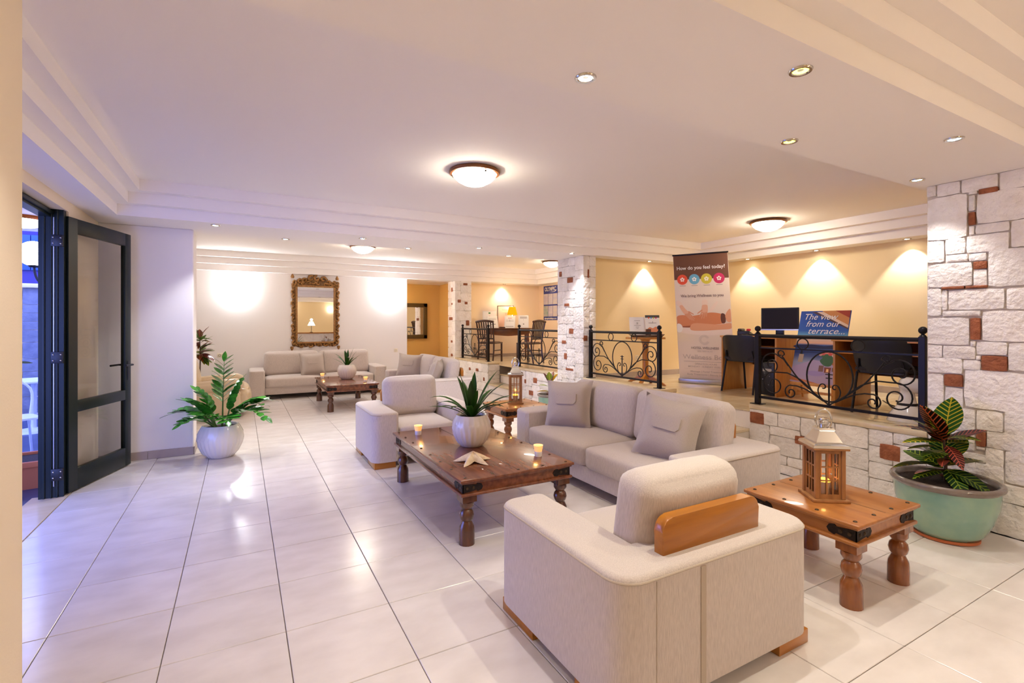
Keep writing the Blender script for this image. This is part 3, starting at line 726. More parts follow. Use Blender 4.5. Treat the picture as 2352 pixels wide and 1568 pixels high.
# ================================================================== LANTERNS, CANDLES, STARFISH
M['flame'] = mat('candle_glow', '#ffb030', .5, emit=(1, .42, .03), estr=3.2)
M['lanternwood'] = mat('lantern_wood', '#a97443', .6, col2='#8f5d33', nscale=6, stretch=(4, 4, 1))
def lantern(label, loc, rz, hgt=.30, w=.16):
    t = thing('lantern', label, 'lantern', loc, rz, 'wooden lanterns with steel roofs'); a = w / 2
    obj('base', bbox(-a - .018, a + .018, -a - .018, a + .018, 0, .016, .003), M['lanternwood'], t)
    for sx in (-1, 1):
        for sy in (-1, 1):
            x, y = sx * (a - .011), sy * (a - .011)
            obj('post', bbox(x - .011, x + .011, y - .011, y + .011, .016, hgt, .002, 1), M['lanternwood'], t)
    for k in range(4):
        f = obj('window_frame', None_frame(a, hgt), M['lanternwood'], t, False, (0, 0, 0), (0, 0, k * PI / 2))
        obj('pane', box(-a + .022, a - .022, -a + .013, -a + .0145, .04, hgt - .02), M['pane'], f, False)
    obj('cap', bbox(-a - .016, a + .016, -a - .016, a + .016, hgt, hgt + .013, .003), M['lanternwood'], t)
    bm = NB(); q = math.sqrt(2)
    prof = [(a + .018, hgt + .013), (a + .012, hgt + .028), (a * .95, hgt + .034), (a * .86, hgt + .042), (a * .50, hgt + .100), (a * .54, hgt + .108), (a * .48, hgt + .118), (a * .30, hgt + .12)]
    rings = [[bm.verts.new((sx * r, sy * r, z)) for sx, sy in ((-1, -1), (1, -1), (1, 1), (-1, 1))] for r, z in prof]
    for A, B in zip(rings, rings[1:]):
        for i in range(4): bm.faces.new((A[i], A[(i + 1) % 4], B[(i + 1) % 4], B[i]))
    bm.faces.new(rings[-1]); roof = obj('roof', bm, M['chrome'], t, False)
    bm = NB(); lathe(bm, [(.024, hgt + .118), (.024, hgt + .136), (.027, hgt + .14), (.024, hgt + .145), (.027, hgt + .151), (.024, hgt + .156), (.027, hgt + .162), (.026, hgt + .17), (.0005, hgt + .172)], 16, caps=False); obj('chimney', bm, M['chrome'], roof)
    bm = NB(); tube(bm, [(.045 * math.cos(b), 0, hgt + .158 + .066 * math.sin(b)) for b in [RAD(-50 + 280 * k / 20) for k in range(21)]], .0055, 7); obj('ring_handle', bm, M['chrome'], roof)
    bm = NB(); lathe(bm, [(.034, .017), (.028, .05), (.036, .10), (.033, .10), (.026, .055), (.0005, .03)], 18, caps=False); c = obj('candle_glass', bm, M['wax'], t)
    bm = NB(); lathe(bm, [(.031, .075), (.0362, .102), (.028, .112), (.0005, .118)], 18, caps=False); obj('glow', bm, M['flame'], c)
    lamp('POINT', (0, 0, .15), .22, (1, .55, .15), t, 'candle_light', .02)
    bm = NB(); ball(bm, (0, -a - .006, hgt * .55), .006, 8, 6); obj('latch', bm, M['chrome'], t)
    return t
def None_frame(a, hgt):
    bm = NB(); y0, y1 = -a + .008, -a + .018; i = a - .022
    bx(bm, -i, i, y0, y1, .016, .042); bx(bm, -i, i, y0, y1, hgt - .022, hgt)
    bx(bm, -i - .001, -i + .012, y0, y1, .04, hgt - .02); bx(bm, i - .012, i + .001, y0, y1, .04, hgt - .02)
    for k in (1, 2):
        x = -i + .012 + (2 * i - .024) * k / 3; bx(bm, x - .004, x + .004, y0, y1, .04, hgt - .02)
        z = .042 + (hgt - .064) * k / 3; bx(bm, -i, i, y0 + .001, y1 - .001, z - .004, z + .004)
    return bm
lantern('wooden lantern with steel roof on the side table by the foreground armchair', (3.03, 1.66, HE), RAD(-36), .30, .165)
lantern('wooden lantern with steel roof on the far side table by the steps', (3.12, 5.56, HE), RAD(-28), .36, .17)

def tealight(label, loc):
    t = thing('tealight_holder', label, 'candle', loc, 0, 'frosted glass tealight holders')
    bm = NB(); lathe(bm, [(.030, 0), (.031, .035), (.029, .038), (.0005, .038)], 18, caps=False); obj('base_cup', bm, M['pot'], t)
    bm = NB(); lathe(bm, [(.029, .037), (.034, .062), (.038, .085), (.036, .085), (.030, .055), (.0005, .05)], 18, caps=False); obj('glass_cup', bm, mat('frosted_lit_glass', '#ffd9a0', .5, emit=(1, .42, .10), estr=.45), t)
    bm = NB(); lathe(bm, [(.028, .055), (.033, .074), (.018, .079), (.0005, .082)], 14, caps=False); obj('flame_glow', bm, M['flame'], t)
    lamp('POINT', (0, 0, .11), .25, (1, .55, .15), t, 'flame_light', .015)
tealight('lit tealight at the far corner of the starfish table', (1.45, 4.44, H1))
tealight('lit tealight at the near right corner of the starfish table', (2.04, 3.27, H1))
tealight('lit tealight at the back of the rear coffee table', (1.36, 9.95, .45))
tealight('lit tealight at the near right side of the rear coffee table', (1.95, 8.95, .45))

def starfish():
    bm = NB(); n = 90; m = 9; rings = []
    arms = [0.0, 1.24, 2.5, 3.77, 5.03]
    for lv in range(m + 1):
        f = 1 - lv / m; ring = []
        for i in range(n):
            a = 2 * PI * i / n
            d = min(abs((a - b + PI) % (2 * PI) - PI) for b in arms) / (PI / 5)
            R = .050 + .090 * max(0, 1 - d) ** 1.7
            rr = max(.0008, R * f); q = rr / .14
            z = .048 * (1 - q) ** 1.5 * (1 - f ** 5) + .016 * (1 - f ** 3) * (1 - .55 * min(1, d)) + .006 * math.exp(-(d * 4) ** 2) * (1 - f ** 2)
            ring.append(bm.verts.new((rr * math.cos(a), rr * math.sin(a), z + .026 * max(0, 1 - q) ** 1.5 * f ** 2)))
        rings.append(ring)
    for A, B in zip(rings, rings[1:]):
        for i in range(n): bm.faces.new((A[i], A[(i + 1) % n], B[(i + 1) % n], B[i]))
    bm.faces.new(rings[-1])
    o = obj('starfish', bm, M['starfish'], None, 60, (1.525, 3.37, H1 + .001), (0, 0, RAD(5)))
    o.scale = (1.12, 1.12, 1.15)
    tag(o, 'dried beige starfish lying on the coffee table', 'starfish')
starfish()
# ================================================================== PLANTS
def pot_ribbed(name_t, R, h, parent, ribs=22, twist=1.2):
    prof = [(.50, 0), (.60, .02), (.80, .18), (.95, .40), (1.0, .58), (.97, .75), (.86, .92), (.78, 1.0), (.74, .985), (.74, .90)]
    bm = NB(); seg = 88
    def fn(r, z, a):
        q = z / h; return r * (1 + .028 * math.sin(ribs * a + twist * 5 * q + math.sin(q * 9)) * (1 if .08 < q < .9 else 0))
    lathe(bm, [(r * R, z * h) for r, z in prof], seg, fn=fn, caps=False)
    v = [bm.verts.new((R * .5 * math.cos(2 * PI * i / 30), R * .5 * math.sin(2 * PI * i / 30), 0.0005)) for i in range(30)]; bm.faces.new(v)
    obj('pot', bm, M['pot'], parent, 70)
    bm = NB(); lathe(bm, [(R * .755, h * .90), (R * .4, h * .93), (.0005, h * .94)], 24, caps=False); obj('soil', bm, M['soil'], parent)

def leaf_strip(pts, widths, fold=.25):
    """strap leaf along a centre line; pts 3D, fold = V fold"""
    bm = NB(); pts = [Vector(p) for p in pts]; n = len(pts); rows = []
    for i, p in enumerate(pts):
        t = (pts[min(i + 1, n - 1)] - pts[max(i - 1, 0)]).normalized(); side = t.cross(Vector((0, 0, 1)))
        side = side.normalized() if side.length > .05 else Vector((0, 1, 0)); up = side.cross(t)
        w = widths[i]; rows.append([bm.verts.new(p - side * w + up * w * fold), bm.verts.new(p - side * w * .5 + up * w * fold * .3), bm.verts.new(p), bm.verts.new(p + side * w * .5 + up * w * fold * .3), bm.verts.new(p + side * w + up * w * fold)])
    for a, b in zip(rows, rows[1:]):
        for k in range(4): bm.faces.new((a[k], a[k + 1], b[k + 1], b[k]))
    bm2 = bm
    bmesh.ops.solidify(bm2, geom=list(bm2.faces), thickness=.0012)
    return bm2

def arch(L, el, droop, n=9):
    """centre line of a leaf of length L leaving the origin along +x at elevation el, drooping"""
    pts = [(0, 0, 0)]; a = el
    for k in range(n):
        a -= droop / n * (.4 + 1.2 * k / n); p = pts[-1]; pts.append((p[0] + L / n * math.cos(a), 0, p[2] + L / n * math.sin(a)))
    return pts

def strap_plant(label, loc, R, h, leaves, scale, seed, group):
    t = thing('potted_strap_plant', label, 'plant', loc, 0, group)
    pot_ribbed('pot', R, h, t); r = random.Random(seed)
    for az, el, L, w, dr in leaves:
        pts = arch(L * scale, RAD(el), RAD(dr)); n = len(pts)
        wd = [1.35 * w * scale * (.55 + .45 * min(1, k / 3)) * (1 if k < n - 4 else [1, .8, .5, .05][k - (n - 4)]) for k in range(n)]
        o = obj('leaf', leaf_strip(pts, wd, .25), M['leaf'], t, 60); o.rotation_euler = (0, 0, RAD(az)); a = RAD(az)
        o.location = (.025 * math.cos(a), .025 * math.sin(a), h * .92)
    return t
# azimuth is measured in world; -28.9 deg points to image right
LV = []
rr = random.Random(5)
img = lambda a: a - 28.9                   # a = 0 image right, 90 away from viewer, 180 image left
for a, el, L, w, d in ((175, 55, .40, .020, 75), (160, 48, .36, .019, 85), (190, 30, .36, .015, 40), (150, 75, .36, .022, 20), (185, 82, .40, .024, 14), (120, 70, .34, .020, 30), (80, 84, .38, .022, 10), (20, 72, .44, .020, 25),
                       (10, 60, .40, .018, 40), (5, 42, .38, .022, 35), (-10, 45, .30, .020, 70), (-30, 55, .30, .020, 60), (-60, 60, .28, .020, 70), (-95, 62, .26, .022, 75), (230, 55, .26, .020, 75), (205, 45, .30, .016, 60), (45, 65, .32, .018, 45), (100, 88, .30, .024, 5), (300, 80, .26, .02, 25), (-5, 30, .40, .014, 30)):
    LV.append((img(a), el + rr.uniform(-3, 3), L, w, d))
strap_plant('white ribbed pot with green strap leaves on the starfish table', (1.72, 3.83, H1), .163, .265, LV, 1.0, 1, 'white pots with strap-leaved plants')
strap_plant('white ribbed pot with green strap leaves on the rear coffee table', (1.74, 9.55, .45), .17, .27, [(a, el + 8, L, w, d * .6) for a, el, L, w, d in LV[:13]], .80, 2, 'white pots with strap-leaved plants')

# glossy leaflets on arching stems
def leaflet_mesh():
    bm = NB(); n = 7; rows = []
    for k in range(n + 1):
        q = k / n; w = .27 * math.sin(PI * min(1, q * .92 + .06)) ** .8 + .004; z = -.10 * q * q
        rows.append([bm.verts.new((q, -w, z + .05 * w)), bm.verts.new((q, 0, z - .02)), bm.verts.new((q, w, z + .05 * w))])
    for a, b in zip(rows, rows[1:]):
        for k in range(2): bm.faces.new((a[k], a[k + 1], b[k + 1], b[k]))
    return bm
LEAFLET = mesh(leaflet_mesh(), 'leaflet', M['zz'], 80)
def zz_plant(label, loc):
    t = thing('potted_fern_plant', label, 'plant', loc)
    pot_ribbed('pot', .229, .36, t, 26, 1.6); r = random.Random(3)
    for az, el, L, dr, nl, ls in ((100, 88, .84, 5, 10, .135), (200, 56, .54, 74, 6, .15), (216, 72, .48, 50, 6, .14), (188, 80, .52, 35, 6, .12), (20, 64, .62, 72, 7, .15), (-6, 58, .64, 100, 7, .145), (8, 70, .56, 85, 6, .14), (-50, 60, .46, 90, 6, .14), (228, 50, .42, 80, 5, .13), (-100, 66, .42, 80, 5, .14), (30, 82, .60, 20, 7, .125)):
        a = RAD(img(az)); pts = [Vector(p) for p in arch(L * .88, RAD(el), RAD(dr), 12)]
        bm = NB(); tube(bm, pts, [.011 - .0007 * k for k in range(13)], 7); s = obj('stem', bm, M['stem'], t, True, (.05 * math.cos(a), .05 * math.sin(a), .32), (0, 0, a))
        for k in range(nl):
            q = .38 + .62 * k / (nl - 1); f = q * 12; i = min(11, int(f)); p = pts[i].lerp(pts[i + 1], f - i); d = (pts[i + 1] - pts[i]).normalized()
            for sd in (-1, 1):
                if k == nl - 1 and sd > 0: dirv = d
                else: dirv = (d * .62 + Vector((0, sd * .85, .22))).normalized()
                o = obj('leaflet', LEAFLET, None, s); o.location = p
                z = (Vector((0, 0, 1)) + d * .2 + Vector((r.uniform(-.3, .3), r.uniform(-.3, .3), 0))); z = (z - dirv * z.dot(dirv))
                z = z.normalized() if z.length > .1 else Vector((0, 1, 0)); y = z.cross(dirv)
                o.rotation_euler = Matrix((dirv, y, z)).transposed().to_euler(); k2 = 1.12 * ls * (.75 + .3 * math.sin(PI * q)) * r.uniform(.9, 1.1); o.scale = (k2, k2, k2)
zz_plant('white ribbed pot with glossy green fronds on the floor by the wing wall', (-.20, 6.42, 0))

# crotons: broad leaves with coloured veins
def croton_mat():
    m = bpy.data.materials.new('croton_leaf'); m.use_nodes = True; nt = m.node_tree; N = nt.nodes; L = nt.links; b = N['Principled BSDF']; b.inputs['Roughness'].default_value = .3
    tc = N.new('ShaderNodeTexCoord'); sp = N.new('ShaderNodeSeparateXYZ'); L.new(tc.outputs['Object'], sp.inputs[0])
    def mth(op, a, bb=None):
        n = N.new('ShaderNodeMath'); n.operation = op
        for i, v in enumerate((a, bb)):
            if v is None: continue
            if isinstance(v, (int, float)): n.inputs[i].default_value = v
            else: L.new(v, n.inputs[i])
        return n.outputs[0]
    ay = mth('ABSOLUTE', sp.outputs[1]); ph = mth('SUBTRACT', sp.outputs[0], mth('MULTIPLY', ay, .75))
    wv = mth('SINE', mth('MULTIPLY', ph, 56)); vein = mth('GREATER_THAN', wv, .72); rib = mth('LESS_THAN', ay, .012); mk = mth('MAXIMUM', vein, rib)
    oi = N.new('ShaderNodeObjectInfo')
    def ramp(cols):
        r = N.new('ShaderNodeValToRGB'); r.color_ramp.interpolation = 'CONSTANT'; L.new(oi.outputs['Random'], r.inputs[0]); e = r.color_ramp.elements
        while len(e) < len(cols): e.new(.5)
        for i, c in enumerate(cols): e[i].position = i / len(cols); e[i].color = lin(c)
        return r.outputs[0]
    base = ramp(['#1f4a17', '#2c6a1c', '#24180f', '#1d5220', '#3a1714', '#2f5f1a']); vn = ramp(['#a8c23c', '#d8c83a', '#d2703a', '#b5cf4a', '#c25a46', '#d9c23a'])
    mx = N.new('ShaderNodeMix'); mx.data_type = 'RGBA'; L.new(mk, mx.inputs['Factor']); L.new(base, mx.inputs['A']); L.new(vn, mx.inputs['B'])
    L.new(mx.outputs['Result'], b.inputs['Base Color']); return m
M['croton'] = croton_mat()
M['crotonyellow'] = mat('yellow_croton_leaf', '#e0a020', .35, col2='#c9c034', nscale=5)
def broad_leaf(droop, wid=.24):
    bm = NB(); n = 10; rows = []
    for k in range(n + 1):
        q = k / n; w = wid * (math.sin(PI * q ** .85) ** .75 if 0 < k < n else .02); z = -droop * q * q
        rows.append([bm.verts.new((q, s * w, z + .10 * abs(s) * w)) for s in (-1, -.5, 0, .5, 1)])
    for a, b in zip(rows, rows[1:]):
        for k in range(4): bm.faces.new((a[k], a[k + 1], b[k + 1], b[k]))
    bmesh.ops.solidify(bm, geom=list(bm.faces), thickness=.004)
    return bm
BL = [mesh(broad_leaf(.12, .30), 'leaf', M['croton'], 80), mesh(broad_leaf(.35, .27), 'leaf', M['croton'], 80), mesh(broad_leaf(.2, .17), 'leaf', M['croton'], 80)]
BY = mesh(broad_leaf(.2, .20), 'leaf', M['crotonyellow'], 80)
def croton(label, loc, base, stemh, leaves, potf, group, seed=1):
    t = thing('potted_croton', label, 'plant', loc, 0, group); potf(t); r = random.Random(seed)
    bm = NB(); tube(bm, [(0, 0, base - .06), (.01, 0, base + stemh * .5), (0, .01, base + stemh)], [.012, .010, .006], 7); obj('stem', bm, M['bark'], t)
    for az, zf, el, L, v in leaves:
        a = RAD(img(az)); o = obj('leaf', BY if v == 9 else BL[v], None, t, True, (.012 * math.cos(a), .012 * math.sin(a), base + stemh * zf)); o.scale = (L, L, L)
        o.rotation_euler = Euler((RAD(r.uniform(-18, 18)), RAD(-el), a), 'XYZ')
    return t
def bowl(R, h, saucer=True, low=.55):
    def f(t):
        z0 = .02 if saucer else 0
        if saucer:
            bm = NB(); lathe(bm, [(R * low * .98, 0), (R * low * 1.07, .006), (R * low * 1.07, .024), (R * low * .9, .024), (.0005, .02)], 36, caps=False); obj('saucer', bm, M['terra'], t)
        bm = NB(); lathe(bm, [(.0005, z0), (R * low, z0), (R * (low + .12), h * .15), (R * .80, h * .36), (R * .90, h * .62), (R * .93, h * .90)], 44, caps=False); obj('pot', bm, M['celadon'], t, 70)
        bm = NB(); lathe(bm, [(R * .925, h * .88), (R * .985, h * .92), (R, h * .95), (R * .985, h * .985), (R * .94, h), (R * .88, h * .985), (R * .86, h * .9)], 44, caps=False); obj('rim', bm, M['celrim'], t, 70)
        bm = NB(); lathe(bm, [(R * .87, h * .90), (R * .4, h * .92), (.0005, h * .93)], 24, caps=False); obj('soil', bm, M['soil'], t)
    return f
BIG = [(172, .98, 62, .24, 0), (150, .95, 30, .26, 1), (125, .97, 70, .20, 0), (40, 1.0, 62, .30, 0), (20, .93, 12, .22, 1), (-70, .96, 25, .16, 1), (-30, .92, 30, .20, 0), (185, .86, 12, .27, 2), (178, .76, 8, .22, 2), (165, .84, 25, .16, 1),
       (-95, .80, -25, .16, 1), (80, .85, 45, .20, 0), (28, .48, 40, .26, 0), (8, .36, 22, .30, 1), (170, .34, 16, .28, 1), (195, .26, 12, .26, 2), (-60, .28, -8, .22, 1), (-100, .30, -20, .20, 1), (0, .22, -8, .30, 2), (-25, .2, -28, .22, 1), (60, .5, 50, .22, 0), (110, .3, 30, .24, 1), (200, .6, 20, .2, 1)]
BIG = [(a, z, el, min(.31, L * 1.12), v) for a, z, el, L, v in BIG] + [(a + 23, max(.15, z - .07), el - 14, min(.27, L), (v + 1) % 3) for a, z, el, L, v in BIG[::2]]
croton('celadon glazed pot with a variegated croton by the tall stone wall', (4.345, 1.555, 0), .37, .33, BIG, bowl(.315, .41), 'potted crotons', 2)
SM = [(170, .25, 10, .20, 9), (150, .95, 60, .18, 0), (100, .9, 75, .18, 0), (60, 1.0, 60, .20, 2), (30, .9, 55, .20, 9), (10, .6, 20, .17, 1), (-30, .5, 0, .16, 9), (-80, .6, -10, .14, 1), (200, .6, 30, .17, 1), (-110, .3, -30, .16, 1), (40, .4, 30, .16, 0)]
croton('small pale green pot with a yellow-leaved croton by the stone pillar', (4.34, 6.60, 0), .34, .22, SM, bowl(.205, .365, True, .62), 'potted crotons', 3)
REAR = [(a, z, el, L * .95, v) for a, z, el, L, v in BIG]
croton('dark red and green croton behind the leather armchair', (-.68, 10.95, 0), .45, .78, [(a, .42 + .58 * z, el, L * .85, v) for a, z, el, L, v in REAR] + [(10, .75, 30, .26, 1), (0, .6, -10, .28, 1), (20, .85, 40, .26, 0), (-10, .55, -30, .24, 1), (5, .65, 15, .26, 2)], bowl(.22, .45, False, .7), 'potted crotons', 4)
# ================================================================== IRON RAILINGS
def spiral(cx, cy, r0, r1, a0, a1, n=26):
    return [(cx + (r0 + (r1 - r0) * (k / n) ** .8) * math.cos(RAD(a0 + (a1 - a0) * k / n)), cy + (r0 + (r1 - r0) * (k / n) ** .8) * math.sin(RAD(a0 + (a1 - a0) * k / n))) for k in range(n + 1)]
def railing(label, ya, yb, posts=(1, 1), x=4.80, w_full=None):
    """runs along y from ya to yb on the curb; local u along y, v up"""
    t = thing('iron_railing', label, 'railing', (x, ya, ZC), RAD(90), 'wrought iron railings'); W = yb - ya; Hh = .72
    for k, s in enumerate((0, W)):
        if not posts[k]: continue
        p = obj('post', bbox(s - .024, s + .024, -.024, .024, .006, .745, .003, 1), M['iron'], t)
        obj('foot_plate', bbox(s - .06, s + .06, -.05, .05, 0, .007, .002, 1), M['iron'], p)
        bm = NB(); lathe(bm, [(.026, .745), (.020, .757), (.012, .762), (.012, .768)], 12, s, 0); ball(bm, (s, 0, .796), .031, 14, 10); obj('finial', bm, M['iron'], p)
    bm = NB(); tube(bm, [(0, 0, Hh), (W, 0, Hh)], .019, 10); obj('hand_rail', bm, M['iron'], t)
    obj('middle_rail', bbox(0, W, -.006, .006, .588, .604, .002, 1), M['iron'], t)
    obj('bottom_rail', bbox(0, W, -.011, .011, .065, .090, .002, 1), M['iron'], t)
    h = .498; b = .09; c = W / 2
    def rod(name, pts, r=.0068): bm = NB(); tube(bm, [(u, 0, v) for u, v in pts], r, 6); return obj(name, bm, M['iron'], t)
    for u in (c - .17 * W, c + .17 * W):
        bm = NB(); tube(bm, [(u + .054 * math.cos(2 * PI * k / 24), 0, .652 + .052 * math.sin(2 * PI * k / 24)) for k in range(24)], .006, 6, True); obj('small_ring', bm, M['iron'], t)
    bm = NB(); cy = b + .265
    tube(bm, [(c + .205 * math.cos(2 * PI * k / 40), 0, cy + .232 * math.sin(2 * PI * k / 40)) for k in range(40)], .0075, 6, True); obj('large_ring', bm, M['iron'], t)
    rod('centre_bar', [(c, b), (c, b + .30)], .008)
    for z, l in ((.285, .032), (.25, .028)): rod('cross_bar', [(c - l, b + z), (c + l, b + z)], .005)
    k = W / 1.45
    for s in (-1, 1):
        U = lambda pts: [(c + s * u * k, b + v) for u, v in pts]
        heart = [(0, .03), (.04, .035), (.085, .075), (.10, .13), (.085, .175)] + spiral(.052, .165, .034, .012, 15, 300, 14)
        rod('heart_scroll', [(c + s * u, b + v) for u, v in spline(heart, 3, False)], .006)
        rod('diagonal_scroll', U(spline([(0, .0), (.12, .085), (.28, .21), (.38, .33), (.455, .43)], 4, False) + spiral(.475, .455, .042, .014, 190, -130, 16)))
        rod('upper_scroll', U(spline([(.39, .335), (.44, .40)], 3, False) + spiral(.575, .335, .135, .018, 145, -480, 40)[2:]))
        rod('large_scroll', U(spline([(.14, .10), (.27, .21), (.40, .265)], 4, False) + spiral(.545, .135, .145, .020, 125, -470, 40)[3:]))
        rod('lower_scroll', U(spline([(.05, .03), (.20, .115), (.30, .145)], 4, False) + spiral(.365, .075, .075, .016, 100, -400, 30)[1:]))
    return t
railing('black iron railing in front of the desks, by the tall stone wall', 1.86, 3.30)
railing('black iron railing in front of the banner, by the stone pillar', 4.70, 6.14)
railing('black iron railing between the stone pillar and the far steps', 6.93, 8.40, (0, 1))
railing('black iron railing left of the far steps', 9.78, 11.22)

# ================================================================== PLATFORM FURNITURE
def desk(label, x0, x1, y0, y1, group):
    t = thing('computer_desk', label, 'desk', (0, 0, 0), 0, group); z = ZP
    obj('desktop', bbox(x0 - .02, x1, y0 - .01, y1 + .01, z + .73, z + .755, .003), M['desktop'], t)
    obj('side_panel', bbox(x0, x1, y1 - .022, y1, z, z + .73, .002), M['beech'], t)
    obj('side_panel', bbox(x0, x1, y0, y0 + .022, z, z + .73, .002), M['beech'], t)
    obj('keyboard_tray', bbox(x0 + .03, x1 - .2, y0 + .03, y1 - .03, z + .60, z + .62, .002), M['desktop'], t)
    obj('back_panel', bbox(x1 - .03, x1 - .012, y0 + .022, y1 - .022, z + .33, z + .73, .002), mat('dark_laminate', '#5a2f1c', .5), t)
    return t
desk('beech computer desk carrying the monitor', 5.835, 6.52, 3.76, 4.56, 'beech computer desks')
desk('beech computer desk beside the tall stone wall', 5.62, 6.36, 1.95, 2.98, 'beech computer desks')

def visitor_chair(label, loc, rz):
    t = thing('visitor_chair', label, 'chair', loc, rz, 'black visitor chairs')
    obj('backrest', curved_pad(.50, .33, .035, .9), M['seatfab'], t, 50, (0, .232, .595), (RAD(-10), 0, 0))
    obj('backrest_shell', curved_pad(.515, .345, .014, .9), M['black'], t, 50, (0, .259, .595), (RAD(-10), 0, 0))
    obj('seat', pad(.48, .45, .055, .03, (.0, .0, .012)), M['seatfab'], t, 60, (0, -.0, .455))
    bm = NB(); prism(bm, rrect(-.235, .235, -.215, .215, .08), .415, .432); obj('seat_pan', bm, M['black'], t)
    for s in (-1, 1):
        bm = NB(); tube(bm, [(s * .22, .20, .42), (s * .235, .275, 0)], .013, 8); obj('leg', bm, M['iron'], t)
        bm = NB(); tube(bm, [(s * .22, -.17, .42), (s * .235, -.235, 0)], .013, 8); obj('leg', bm, M['iron'], t)
        bm = NB(); tube(bm, [(s * .21, .16, .415), (s * .205, .215, .43), (s * .20, .222, .50), (s * .19, .235, .56)], .009, 8); obj('back_bracket', bm, M['iron'], t)
    bm = NB(); tube(bm, [(-.22, .2, .42), (.22, .2, .42), (.22, -.17, .42), (-.22, -.17, .42)], .011, 8, True); obj('frame', bm, M['iron'], t)
    return t
def curved_pad(w, h, th, bend, n=12):
    """upholstered back: rounded outline, gently wrapped around the sitter"""
    bm = NB(); g = {}
    for s in (1, -1):
        for i in range(n + 1):
            for k in range(n + 1):
                u, v = 2 * i / n - 1, 2 * k / n - 1; m = max(abs(u), abs(v)); q = m / ((abs(u) ** 4.5 + abs(v) ** 4.5) ** (1 / 4.5)) if m else 1
                x, z = u * q * w / 2, v * q * h / 2; edge = m > .999
                g[(i, k, s)] = bm.verts.new((x * (1 + .3 * z), s * th * (.22 if edge else .5) - bend * x * x, z))
        for i in range(n):
            for k in range(n): bm.faces.new((g[(i, k, s)], g[(i + 1, k, s)], g[(i + 1, k + 1, s)], g[(i, k + 1, s)]))
    rim = [(i, 0) for i in range(n)] + [(n, k) for k in range(n)] + [(i, n) for i in range(n, 0, -1)] + [(0, k) for k in range(n, 0, -1)]
    for a, b in zip(rim, rim[1:] + rim[:1]): bm.faces.new((g[a + (1,)], g[b + (1,)], g[b + (-1,)], g[a + (-1,)]))
    return bm
visitor_chair('black visitor chair tucked under the monitor desk', (6.03, 4.26, ZP), RAD(90))
visitor_chair('black visitor chair behind the right half of the near railing', (5.84, 2.53, ZP), RAD(90))

# monitor, keyboard and phone on the left desk
DT = ZP + .755
t = thing('computer_monitor', 'black flat computer monitor on the left desk', 'monitor', (6.28, 4.0, DT), RAD(-78))
obj('screen_case', bbox(-.235, .235, -.018, .012, .075, .375, .008), M['black'], t)
obj('screen', box(-.218, .218, -.0195, -.017, .098, .358), M['screen'], t, False)
obj('chin_strip', bbox(-.235, .235, -.021, -.017, .075, .09, .002, 1), M['alu'], t)
obj('stand_neck', bbox(-.05, .05, -.01, .02, .01, .09, .003), M['black'], t)
bm = NB(); prism(bm, rrect(-.12, .12, -.09, .09, .05), 0, .012); obj('stand_base', bm, M['black'], t)
t = thing('keyboard', 'dark computer keyboard lying on the left desk', 'keyboard', (6.02, 4.12, DT), RAD(-86))
obj('key_case', bbox(-.21, .21, -.07, .07, 0, .018, .004), M['black'], t)
bm = NB()
for i in range(14):
    for k in range(5): bx(bm, -.2 + i * .0287, -.2 + i * .0287 + .023, -.06 + k * .025, -.06 + k * .025 + .02, .018, .025)
o = obj('keys', bm, M['iron'], t, False); o['kind'] = 'stuff'
t = thing('desk_telephone', 'small desk telephone with a red label at the end of the left desk', 'telephone', (6.15, 4.42, DT), RAD(-70))
bm = NB(); prism(bm, [(-.09, 0), (.09, 0), (.09, .025), (-.09, .065)], -.08, .08, 'x'); bev(bm, .006, 2); obj('body', bm, M['black'], t)
obj('handset', pad(.05, .2, .04, .018), M['black'], t, 60, (-.05, 0, .075)); obj('key_plate', bbox(.0, .07, -.06, .06, .05, .056, .002), M['ivory'], t, True, None, (RAD(12), 0, 0))
ro = obj('red_label', pad(.05, .06, .035, .015), mat('red_plastic', '#c8202a', .4), t, 60, (.04, .02, .075))

# computer tower under the left desk
t = thing('computer_tower', 'black and white computer tower under the left desk', 'computer', (6.04, 3.90, ZP), RAD(-90))
obj('front_case', bbox(-.09, .09, -.18, -.12, .01, .42, .006), M['black'], t)
obj('side_case', bbox(-.092, .092, -.12, .22, .01, .42, .003), M['ivory'], t)
obj('drive_bay', bbox(-.06, .06, -.184, -.178, .31, .345, .002, 1), M['alu'], t)
for k in range(6):
    bm = NB(); lathe(bm, [(.006, 0), (.004, .004), (.0005, .005)], 8, caps=False); obj('front_screw', bm, M['chrome'], t, True, (.06 * math.cos(k), -.18, .20 + .06 * math.sin(k)), (RAD(90), 0, 0))

